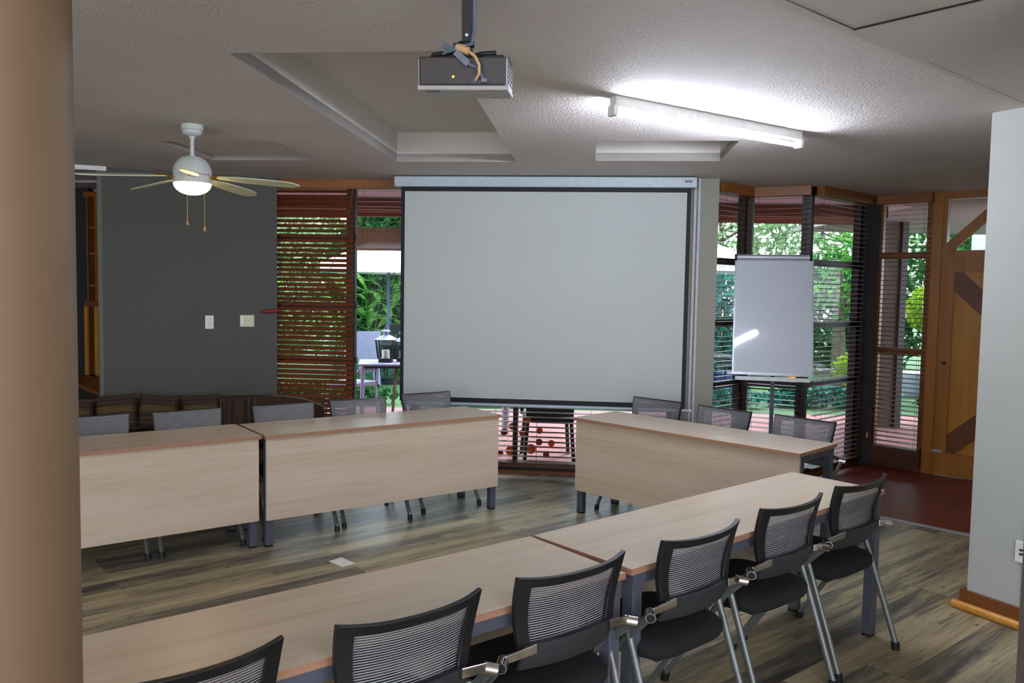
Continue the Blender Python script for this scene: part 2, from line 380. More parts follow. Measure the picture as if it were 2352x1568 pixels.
# ------------------------------------------------------------------ walls geometry
G0, G1 = (-2.24, 7.84), (1.80, 7.44)
W0 = WL(G0, G1); W1 = WL((1.77, 7.45), (2.19, 7.86)); W2 = WL((2.19, 7.86), (2.70, 7.60)); W3 = WL((2.70, 7.60), (3.46, 8.30)); W4 = WL((3.60, 8.28), (4.33, 7.62))

# floor (plank room floor + red tile zone)
fl = MB(); fl.prism([(-6, -3.2), (5.5, -3.2), (5.5, 3.683), (1.80, 7.305), (1.80, 7.47), (-2.30, 7.92), (-5.2, 9.2), (-6, 9.2)], -.12, 0)
struct(fl.build('floor', 'floor'), 'weathered grey and tan plank floor of the meeting room')
rt = MB(); rt.prism([(5.5, 3.683), (5.5, 8.2), (4.45, 7.80), (3.68, 8.46), (3.46, 8.34), (2.70, 7.64), (2.19, 7.90), (1.80, 7.52), (1.80, 7.305)], -.12, -.002)
struct(rt.build('floor_entrance', 'red_tile'), 'dark red tiled floor of the entrance')
st = MB(); d_ = Vector((.715, -.70)); a_ = Vector((1.84, 7.27))
st.bar((*a_, .004), (*(a_+d_*3.4), .004), .035, .008)
struct(st.build('trim_1', 'alu'), 'thin metal strip where plank floor meets red tiles')

# ceiling with recesses: build as grid of prisms around holes, in rotated frame
CA = -.0987
def rot2(x, y, a=CA): return (x*cos(a)-y*sin(a), x*sin(a)+y*cos(a))
def inv(p): return rot2(p[0], p[1], -CA)
recs = []
def rect_from(fl_, fr_, nearlen):
    a = inv(fl_); b = inv(fr_); return (a[0], b[0], a[1]-nearlen, (a[1]+b[1])/2)
recs.append(rect_from((-.9186, 6.534), (.007, 6.44), 2.98))
recs.append(rect_from((.606, 6.322), (1.518, 6.23), .84))
recs.append(rect_from((-2.373, 6.608), (-1.547, 6.525), .82))
xs = sorted({-7.5, 6.5, *[r[0] for r in recs], *[r[1] for r in recs]}); ys = sorted({-3.6, 9.6, *[r[2] for r in recs], *[r[3] for r in recs]})
cb = MB()
for i in range(len(xs)-1):
    for j in range(len(ys)-1):
        cx, cy = (xs[i]+xs[i+1])/2, (ys[j]+ys[j+1])/2
        if any(r[0] < cx < r[1] and r[2] < cy < r[3] for r in recs): continue
        cb.prism([rot2(xs[i], ys[j]), rot2(xs[i+1], ys[j]), rot2(xs[i+1], ys[j+1]), rot2(xs[i], ys[j+1])], HC, HC+.06)
struct(cb.build('ceiling', 'ceil', fixn=False), 'stippled off-white plaster ceiling')
for k, (r, dep) in enumerate(zip(recs, (.225, .17, .035))):
    rb = MB(); t = .03
    def pr(x0, x1, y0, y1, z0, z1): rb.prism([rot2(x0, y0), rot2(x1, y0), rot2(x1, y1), rot2(x0, y1)], z0, z1)
    pr(r[0]-t, r[0], r[2]-t, r[3]+t, HC+.001, HC+dep); pr(r[1], r[1]+t, r[2]-t, r[3]+t, HC+.001, HC+dep)
    pr(r[0], r[1], r[3], r[3]+t, HC+.001, HC+dep); pr(r[0], r[1], r[2]-t, r[2], HC+.001, HC+dep)
    pr(r[0]-t, r[1]+t, r[2]-t, r[3]+t, HC+dep, HC+dep+t)
    struct(rb.build('ceiling_recess', 'recess'), ['long recessed panel in the ceiling left of the projector', 'short recessed panel in the ceiling beside the tube light', 'recessed panel in the ceiling behind the fan'][k])
# smooth ceiling boards on the near right
q0 = Vector((-.9, 1.27)); dd = Vector((.7615, .6482)); nn = Vector((.6482, -.7615))
sm = MB(); seams = [-2.2, 2.78, 3.37, 6.2]
for i in range(3):
    a, b_ = seams[i]+.004, seams[i+1]-.004
    P_ = [q0+dd*a, q0+dd*b_, q0+dd*b_+nn*3.2, q0+dd*a+nn*3.2]
    sm.prism([tuple(p) for p in P_], HC-.010-(.004 if i == 1 else 0), HC+.001)
struct(sm.build('ceiling_boards', 'ceil_smooth'), 'smooth ceiling boards with dark seams on the near right')
for sv in (2.78, 3.37):
    sg = MB(); a_ = q0+dd*sv+nn*.0; sg.bar((*a_, HC-.008), (*(a_+nn*3.2), HC-.008), .008, .014); struct(sg.build('trim_13', 'dark_frame' if sv < 3 else 'trim_grey'), 'seam between the smooth ceiling boards')
sg = MB(); sg.bar((*(q0+dd*2.0), HC-.006), (*(q0+dd*3.37), HC-.006), .007, .010); struct(sg.build('trim_14', 'dark_frame'), 'dark seam along the edge of the smooth ceiling boards')
tb = MB(); tb.bar((*(q0+dd*-2.2-nn*.02), HC-.004), (*(q0+dd*6-nn*.02), HC-.004), .03, .012)
struct(tb.build('trim_2', 'ceil_smooth'), 'raised plaster joint along the smooth ceiling boards')

# back/side walls (behind and beside the camera)
def wallseg(name, A, B, z0, z1, th, mat, label=None, inward=1):
    w = WL(A, B); b = MB(); b.box(0, w.len, 0, th*inward, z0, z1)
    return struct(b.build(name, mat, loc=w.loc(), rz=w.rz), label)
wallseg('wall_left', (-6, -3.2), (-6, 8.95), 0, HC, .12, 'wall_white', 'left wall out of frame')
wallseg('wall_back', (-6, -3.2), (-5.6, -3.2), 0, HC, -.12, 'wall_white', 'wall behind the camera beside its window')
wallseg('wall_back', (4.6, -3.2), (5.5, -3.2), 0, HC, -.12, 'wall_white', 'wall behind the camera on the right')
wallseg('wall_back', (-5.6, -3.2), (4.6, -3.2), 0, .3, -.12, 'wall_white', 'low wall below the window behind the camera')
wallseg('wall_right', (5.5, -3.2), (5.5, 8.2), 0, HC, -.12, 'wall_white', 'right wall of the entrance')
# white pier with a door jamb on the right
pc = Vector((2.515, 4.455)); pe = Vector((2.655, 4.205)); pt = (pe-pc).normalized(); pn = Vector((-pt.y, pt.x))  # pn points away to the right/back
if pn.x < 0: pn = -pn
pl = len_ = (pe-pc).length
w = MB(); w.prism([tuple(pc), tuple(pe+pt*.02), tuple(pe+pt*.02+pn*3.6), tuple(pc+pn*3.6)], 0, HC)
struct(w.build('wall_pier', 'wall_white'), 'off-white wall end at the right of the picture')
tj = MB(); tj.prism([tuple(pe+pt*.008-pn*.012), tuple(pe+pt*.06-pn*.012), tuple(pe+pt*.06+pn*.1), tuple(pe+pt*.008+pn*.1)], .10, HC)
struct(tj.build('trim_3', 'wall_white'), 'white corner strip on the wall end')
bb = MB(); bb.prism([tuple(pc-pt*.03-pn*.022), tuple(pe+pt*.05-pn*.022), tuple(pe+pt*.05+pn*.0), tuple(pc-pt*.0+pn*.0), tuple(pc-pt*.0+pn*.6), tuple(pc-pt*.03+pn*.6)], 0, .105)
struct(bb.build('baseboard_right', 'door_brace', bevel=.004), 'dark varnished skirting at the foot of the wall end')
bq = MB(); bq.tube([(*(pc-pt*.05-pn*.04), .022), (*(pe+pt*.05-pn*.04), .022)], .024, 12)
struct(bq.build('trim_4', 'door_wood'), 'honey quarter-round moulding along the skirting')
sw = MB(); c_ = pe-pt*.015-pn*.008; z_ = onY(2340, 1268, 4.2).z
sw.obox((*c_, z_), (*pt, 0), (*pn, 0), (0, 0, 1), .020, .008, .056); so_ = sw.build('light_switch', 'white_paint', bevel=.003)
tag(so_, 'white switch plate on the edge of the right wall end', 'switch')
sb = MB()
for dz in (-.01, .012): sb.obox((*(c_-pn*.010+pt*.012), z_+dz), (*pt, 0), (*pn, 0), (0, 0, 1), .008, .004, .005)
sb.build('rocker', 'dark_plastic', so_)

q = onY(2342, 1400, 2.6); g = MB(); g.prism([(q.x, 2.6), (q.x+.5, 2.75), (q.x+.5, 2.70), (q.x+.02, 2.56)], 0, HC); struct(g.build('trim_15', 'door_edge'), 'dark taupe door edge at the right margin')
# round beige column at the left
cl = MB(); ca = onY(146, 700, 1.5); cl.cyl((ca.x-.162, 1.5, -.02), (ca.x-.162, 1.5, HC+.01), .165, 64)
struct(cl.build('column', 'pillar'), 'round beige column at the left edge')

# grey feature wall
GW = WL((-3.508, 7.115), (-2.16, 7.62))
g = MB(); g.box(0, GW.len, 0, .16, 0, HC); struct(g.build('wall_grey', 'grey_wall', loc=GW.loc(), rz=GW.rz), 'charcoal grey wall behind the ceiling fan')
g = MB(); g.box(0, .035, -.004, .17, 0, HC); struct(g.build('trim_5', 'grey_edge', loc=(GW.A.x-.034*GW.t.x, GW.A.y-.034*GW.t.y, 0), rz=GW.rz), 'painted end strip of the grey wall')
# alcove beyond
wallseg('wall_alcove', (-6, 8.52), (-4.35, 8.54), 0, HC, .12, 'dark_wall', 'dark alcove wall behind the column')
SW = WL((-4.37, 8.54), (-2.30, 7.92))
g = MB(); g.box(-.3, 1.45, .34, .44, 0, HC); struct(g.build('wall_alcove_side', 'dark_wall', loc=SW.loc(), rz=SW.rz), 'dark wall behind the alcove shelves')
wallseg('wall_alcove_end', (-2.90, 8.52), (-2.32, 7.88), 0, HC, .06, 'dark_wall', 'hidden end wall of the alcove')
LW = WL((-4.64, 8.48), (-3.534, 7.147))
g = MB(); g.box(0, LW.len, 0, .12, 0, .70); struct(g.build('wall_ledge', 'dark_wall', loc=LW.loc(), rz=LW.rz), 'low dark wall carrying the wooden ledge')
# ledge = counter
lc = MB(); lc.prism([(-4.64, 8.46), (-3.53, 7.13), (-3.40, 7.30), (-4.02, 8.25), (-4.35, 8.50)], .70, .738)
lo_ = lc.build('wooden_counter', 'orange_wood', bevel=.003); tag(lo_, 'honey wood ledge top in the dark alcove at left', 'counter')
fa = MB(); A_ = onZ(60, 372, HC); fa.bar((A_.x, A_.y, HC-.018), (-3.46, 7.11, HC-.018), .05, .036)
struct(fa.build('trim_6', 'fascia'), 'white ceiling edge strip above the alcove')
# shelf unit
su = empty('shelf_unit', (*SW.A, 0), SW.rz); tag(su, 'tall built-in wooden shelf unit in the alcove beside the grey wall', 'shelf')
def sx(px, py): return SW.s(px, py)
x0 = sx(197, 600)[0]; x1 = sx(222, 600)[0]; x2 = .95
ztop = sx(215, 440)[1]; zc = .74
p = MB(); p.box(x0, x0+.03, 0, .32, zc, ztop); p.build('side_panel', 'orange_wood', su)
p = MB(); p.box(x1-.02, x1+.02, -.004, .32, zc, ztop-.03); p.build('divider', 'orange_wood', su)
p = MB(); p.box(x2, x2+.03, 0, .32, zc, ztop); p.build('side_panel', 'orange_wood', su)
p = MB(); p.box(x0, x2, .30, .33, zc, ztop); p.build('back_panel', 'orange_wood', su)
p = MB(); p.box(x0-.01, x2, -.01, .32, ztop-.05, ztop); p.build('top_panel', 'orange_wood', su)
for yy in (522, 582, 655): zz = sx(210, yy)[1]; p = MB(); p.box(x0, x2, 0.01, .30, zz-.012, zz+.012); p.build('shelf_board', 'orange_wood', su)
zz = sx(210, 697)[1]; p = MB(); p.box(x0-.01, x2, -.02, .32, zz-.03, zz+.03); p.build('shelf_board', 'door_brace', su)
p = MB(); p.box(x0-.02, x0+.02, -.012, 0, zc, zz-.03); p.build('door_stile', 'door_wood', su)
p = MB(); p.box(x1-.03, x1+.02, -.012, -.005, zc, zz-.03); p.build('door_stile', 'door_wood', su)

# column right of the screen
cr = MB(); cr.prism([(1.44, 7.25), (1.762, 7.215), (1.80, 7.50), (1.46, 7.50)], 0, HC); struct(cr.build('wall_column', 'wall_col'), 'warm grey wall column right of the screen')
for k, xx in enumerate((1.545, 1.580)):
    cr = MB(); cr.box(xx, xx+.024, 7.205, 7.235, 0, HC); struct(cr.build('trim_%d' % (7+k), 'trim_grey', bevel=.004), 'pale vertical conduit beside the screen')

# ------------------------------------------------------------------ windows
def window(name, wl, s0, s1, muls, trs, zbot=.03, ztop=2.60, label='', fr=.05, mat='dark_frame'):
    root = empty(name, wl.loc(), wl.rz); struct(root, label)
    f = MB(); f.box(s0, s1, 0, .07, 0, zbot+fr); f.box(s0, s1, 0, .07, ztop, HC)
    f.box(s0, s0+fr, 0, .07, zbot, ztop); f.box(s1-fr, s1, 0, .07, zbot, ztop)
    f.build('window_frame', mat, root)
    for m_ in muls: g = MB(); g.box(m_-.022, m_+.022, .0, .07, zbot+fr, ztop); g.build('mullion', mat, root)
    for t_, a, b in trs: g = MB(); g.box(a, b, .003, .065, t_-.03, t_+.03); g.build('transom', mat, root)
    g = MB(); g.box(s0+fr, s1-fr, .03, .034, zbot+fr, ztop); g.build('pane', 'glass', root)
    return root
s_gapL = W0.s(818, 700)[0]; s_gapR = W0.s(940, 700)[0]
w1 = window('window_1', W0, -.10, s_gapL-.045, [], [(2.15, 0, s_gapL), (1.52, 0, s_gapL), (1.007, 0, s_gapL)], label='tall window behind the closed wooden blind at left')
w2 = window('window_2', W0, s_gapL-.045, 1.34, [], [(2.20, s_gapL+.05, 1.3)], label='clear window left of the screen looking on the garden', fr=.032)
s_m = W0.s(1183, 1000)[0]
w3 = window('window_3', W0, 1.34, 3.72, [s_m], [], label='window behind the screen showing below it')
g = MB(); g.box(3.70, W0.len-.03, 0, .12, 0, HC); struct(g.build('wall_front', 'wall_col', loc=W0.loc(), rz=W0.rz), 'short wall behind the column')
w4 = window('window_4', W1, 0, W1.len, [], [(1.986, .05, W1.len-.05), (1.428, .05, W1.len-.05), (.853, .05, W1.len-.05)], label='first narrow window of the zigzag bay')
w5 = window('window_5', W2, 0, W2.len, [W2.len-.06], [(1.986, .05, W2.len-.05), (1.428, .05, W2.len-.05), (.853, .05, W2.len-.05)], label='second window of the zigzag bay behind the flip chart')
w6 = window('window_6', W3, 0, W3.len, [], [(1.99, .05, W3.len-.05), (1.413, .05, W3.len-.05), (.864, .05, W3.len-.05)], label='third window of the zigzag bay right of the flip chart')
g = MB(); g.prism([(3.45, 8.27), (3.58, 8.20), (3.64, 8.30), (3.50, 8.42)], 0, HC); struct(g.build('wall_post', 'dark_wall'), 'dark corner post between the bay and the entrance')
# round decals on window 3
for (px, py, rr, mt) in [(1157, 993, .031, 'decal_red'), (1176, 980, .033, 'decal_or'), (1199, 995, .030, 'decal_or'), (1211, 965, .034, 'decal_or'), (1239, 990, .030, 'decal_or'), (1238, 1016, .031, 'decal_red'), (1266, 1019, .031, 'decal_or'), (1219, 1032, .046, 'decal_or'), (1172, 1036, .046, 'decal_or'), (1148, 1042, .030, 'decal_red'), (1254, 1045, .030, 'decal_red')]:
    s_, z_ = W0.s(px, py); g = MB(); g.cyl((s_, .024, z_), (s_, .029, z_), rr, 24); g.build('round_decal', mt, w3)

# ------------------------------------------------------------------ blinds
def blind(wl, s0, s1, ztop, zbot, tilt, mat, label, dist=.07, pitch=.045, pelmet=True, pmat='orange_wood', stack=0, cords=(.12, .88), group=None, sw_=.048, railz=.09):
    root = empty('wooden_blind', wl.loc(), wl.rz); tag(root, label, 'blind', group)
    if pelmet:
        p = MB(); p.box(s0-.015, s1+.015, -dist-.045, -dist+.03, HC-railz, HC-.002); p.build('pelmet', pmat, root, bevel=.003)
    b = MB(); z = ztop
    hy, hz = sw_/2*cos(tilt), sw_/2*sin(tilt)
    while z > zbot+(stack):
        c = Vector(((s0+s1)/2, -dist, z)); b.obox(c, (1, 0, 0), (0, cos(tilt), sin(tilt)), (0, -sin(tilt), cos(tilt)), (s1-s0)/2, sw_/2, .0016); z -= pitch
    b.build('slats', mat, root)
    if stack:
        k = MB(); n_ = int(stack/.011)
        for i in range(n_): zz = zbot+.011*(i+.5); k.box(s0, s1, -dist-.024, -dist+.024, zz-.0042, zz+.0042)
        k.build('gathered_slats', mat, root)
    rb = MB(); rb.box(s0, s1, -dist-.026, -dist+.026, zbot-.018, zbot-.001); rb.build('bottom_rail', mat, root, bevel=.002)
    for f in cords:
        x = s0+(s1-s0)*f
        for yy in (-dist-.027, -dist+.027): c = MB(); c.tube([(x, yy, ztop+.03), (x, yy, zbot-.01)], .0013, 5); c.build('ladder_cord', 'cord', root)
    return root
sL = W0.s(621, 650)[0]
b1 = blind(W0, sL+.0, s_gapL+.0, 2.565, .05, rad(38), 'slat_wood', 'tall closed red-brown wooden blind beside the grey wall', dist=.10)
zst = W0.s(880, 525)[1]; zsb = W0.s(880, 572)[1]
b2 = blind(W0, s_gapL+.03, 1.36, 2.565, zsb, rad(3), 'slat_wood', 'half raised wooden blind left of the projector screen', dist=.10, stack=zst-zsb)
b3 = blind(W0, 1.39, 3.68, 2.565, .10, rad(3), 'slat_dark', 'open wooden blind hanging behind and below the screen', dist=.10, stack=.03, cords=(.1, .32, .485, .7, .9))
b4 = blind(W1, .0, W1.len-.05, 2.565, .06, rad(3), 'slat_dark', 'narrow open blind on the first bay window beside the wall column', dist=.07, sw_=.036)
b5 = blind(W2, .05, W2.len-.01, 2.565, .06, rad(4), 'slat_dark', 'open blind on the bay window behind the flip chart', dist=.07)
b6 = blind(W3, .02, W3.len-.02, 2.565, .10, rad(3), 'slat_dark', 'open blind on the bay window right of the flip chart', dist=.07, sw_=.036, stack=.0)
# small sill/base boards under the windows
def sill(wl, s0, s1, num, label):
    b = MB(); b.box(s0, s1, -.03, .08, 0, .032); return struct(b.build('baseboard_%s' % num, 'orange_wood', loc=wl.loc(), rz=wl.rz), label)
sill(W0, 0, 3.7, 'front', 'wooden base rail under the front windows'); sill(W1, 0, W1.len, 'bay', 'wooden base rail under the bay'); sill(W2, 0, W2.len, 'bay', 'wooden base rail under the bay'); sill(W3, 0, W3.len, 'bay', 'wooden base rail under the bay')

# entrance: sidelight, blind, door, transom
s140 = W4.s(2140, 600)[0]; s162 = W4.s(2162, 600)[0]
el = window('window_7', W4, 0, s140+.0, [], [(2.09, .05, s140-.05), (1.16, .05, s140-.05)], zbot=.12, label='wooden framed sidelight beside the door', mat='orange_wood', fr=.055)
g = MB(); g.box(s140, s162+.003, -.02, .09, 0, HC); struct(g.build('trim_9', 'door_frame', loc=W4.loc(), rz=W4.rz), 'honey wood door post')
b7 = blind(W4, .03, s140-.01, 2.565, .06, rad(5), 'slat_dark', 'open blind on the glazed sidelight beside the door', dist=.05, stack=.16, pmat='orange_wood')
dW = 1.05; dr = empty('door_1', W4.loc(), W4.rz); struct(dr, 'golden wooden entrance door with diagonal braces')
ds = s162; de = ds+dW
g = MB(); g.box(ds, de, .02, .05, .004, 2.05); g.build('door_panel', 'door_wood', dr)
g = MB(); g.box(ds, ds+.12, 0, .02, .004, 2.05); g.box(de-.12, de, 0, .02, .004, 2.05); g.box(ds+.12, de-.12, 0, .02, 1.93, 2.05); g.box(ds+.12, de-.12, 0, .02, .004, .22); g.build('door_stiles', 'door_frame', dr)
g = MB()
for (a, b_) in (((ds+.06, 1.93), (de-.04, 1.02)), ((ds+.06, .22), (de-.04, 1.10))):
    g.bar((a[0], .0135, a[1]), (b_[0], .0135, b_[1]), .015, .17, up=(0, 0, 1))
g.build('diagonal_brace', 'door_brace', dr)
kz = W4.s(2157, 833); g = MB(); g.cyl((kz[0]+.04, -.03, kz[1]), (kz[0]+.04, 0, kz[1]), .016, 16); g.build('door_handle', 'dark_plastic', dr)
g = MB(); hz_ = W4.s(2150, 1034); g.box(ds-.03, ds+.09, -.016, 0, hz_[1]-.012, hz_[1]+.012); g.build('bolt', 'alu', dr)
tw = empty('window_8', W4.loc(), W4.rz); struct(tw, 'transom light above the entrance door with a diagonal brace')
g = MB(); g.box(ds-.01, de+.1, -.01, .08, 2.05, 2.13); g.box(ds-.01, de+.1, -.01, .08, 2.61, HC); g.box(ds-.01, ds+.04, -.005, .08, 2.13, 2.61); g.box(de, de+.1, -.01, .08, 0, 2.61); g.build('window_frame', 'door_frame', tw)
g = MB(); g.bar((ds+.03, -.0, 2.12), (ds+.55, -.0, 2.62), .05, .09); g.build('diagonal_bar', 'door_frame', tw)
g = MB(); g.box(ds+.04, de, .03, .034, 2.13, 2.61); g.build('pane', 'glass', tw)
ext = W4.A+W4.t*(de+.1)
wallseg('wall_entrance', tuple(ext), (5.5, ext.y-.25), 0, HC, .12, 'wall_white', 'wall right of the entrance door')

# ------------------------------------------------------------------ screen
SL = WL((-.985, 7.335), (1.535, 7.085))
sc_ = empty('projector_screen', SL.loc(), SL.rz); tag(sc_, 'wide pull-down projection screen with black border hung from the ceiling', 'screen')
tl = SL.s(922, 427); tr_ = SL.s(1588, 430); br_ = SL.s(1573.5, 940)
s0, s1 = tl[0], (tr_[0]+br_[0])/2; zt = (tl[1]+tr_[1])/2; zb = br_[1]
g = MB(); g.box(s0, s1, 0, .004, zb, zt); g.build('border', 'screen_black', sc_)
g = MB(); g.box(s0+.033, s1-.035, -.002, .006, zb+.045, zt-.045); g.build('screen_surface', 'screen', sc_)
h0 = SL.s(908, 418)[0]; h1 = SL.s(1600, 418)[0]; ht = SL.s(1250, 407)[1]
g = MB(); g.box(h0, h1, -.045, .05, zt-.008, min(ht, HC-.005)); hs = g.build('housing', 'housing', sc_, bevel=.006)
l0 = SL.s(1572, 418); l1 = SL.s(1589, 418)
g = MB(); g.box(l0[0], l1[0], -.0475, -.044, l0[1]-.010, l0[1]+.010); lb = g.build('brand_label', 'label_blue', hs)
g = MB()
for i in range(6): xx = l0[0]+.010+i*(l1[0]-l0[0]-.02)/5.6; g.box(xx, xx+.006, -.0485, -.047, l0[1]-.003, l0[1]+.003)
g.build('label_print', 'label_txt', lb)
g = MB(); g.tube([(s0+.02, .002, zb-.013), (s1+.045, .002, zb-.013)], .016, 12); g.build('weight_bar', 'housing', sc_)
for e_ in (s0+.02, s1+.045):
    g = MB(); g.cyl((e_-.008, .002, zb-.013), (e_+.008, .002, zb-.013), .018, 12); g.build('end_cap', 'white_paint', sc_)

# ------------------------------------------------------------------ desks
def desk(x, y, a, Ln, Wd, label):
    root = empty('training_table', (x, y, 0), a); tag(root, label, 'table', 'pale oak tables set in a horseshoe')
    T = .74
    g = MB(); g.box(0, Ln, 0, Wd, T-.023, T-.0008); g.build('tabletop', 'oak', root, bevel=.0015)
    g = MB(); e = .0012
    g.box(-e, Ln+e, -e, 0, T-.0235, T-.001); g.box(-e, Ln+e, Wd, Wd+e, T-.0235, T-.001); g.box(-e, 0, 0, Wd, T-.0235, T-.001); g.box(Ln, Ln+e, 0, Wd, T-.0235, T-.001)
    g.build('edge_band', 'oak_edge', root)
    g = MB(); g.box(.012, Ln-.012, .02, .038, .18, T-.024); g.build('modesty_panel', 'oak', root, bevel=.001)
    for lx in (.015, Ln-.065):
        for ly in (.042, Wd-.055):
            g = MB(); g.box(lx, lx+.05, ly, ly+.05, .012, T-.066); lg = g.build('leg', 'desk_metal', root, bevel=.003)
            g = MB(); g.box(lx+.002, lx+.048, ly+.002, ly+.048, 0, .012); g.build('leg_foot', 'rubber', lg)
    g = MB(); g.box(.015, .065, .042, Wd-.005, T-.066, T-.024); g.box(Ln-.065, Ln-.015, .042, Wd-.005, T-.066, T-.024)
    g.box(.065, Ln-.065, Wd-.035, Wd-.005, T-.066, T-.024); g.build('support_frame', 'desk_metal', root)
    g = MB(); g.box(Ln*.42, Ln*.5, Wd-.09, Wd-.036, T-.075, T-.03); g.build('fold_catch', 'rubber', root, bevel=.004)
    return root
def desk_from(x, y, a, L_, W_, label):
    # (x, y) front corner, a direction of length, L_ may be negative, W_ positive = away
    if L_ < 0: x, y, L_ = x+L_*cos(a), y+L_*sin(a), -L_
    return desk(x, y, a, L_, W_, label)
TL2 = (-1.5643, 5.2553, .6195, 1.8355, .536); TL1 = (-1.5929, 5.2701, .6375, -1.83, .5303); TR_ = (.4757, 6.252, -.7862, 1.8097, .5153)
desk_from(*TL2, 'pale oak table left of the gap below the screen with full wooden front')
desk_from(*TL1, 'pale oak table running behind the beige column at the left')
desk_from(*TR_, 'pale oak table right of the gap, in front of the bay windows')
def desk_near(x, y, a, L_, W_, label):
    # panel on the far side: rotate by 180 degrees about the far right corner
    if L_ > 0: x, y = x+L_*cos(a), y+L_*sin(a)
    return desk(x, y, a+pi, abs(L_), abs(W_), label)
TN2 = (.0984, 3.2173, .7146, 1.8986, -.5069); TN1 = (.0838, 3.2038, .6709, -1.83, -.5148)
desk_near(*TN2, 'near pale oak table at the right end of the front row')
desk_near(*TN1, 'nearest pale oak table at the bottom left, beside the column')

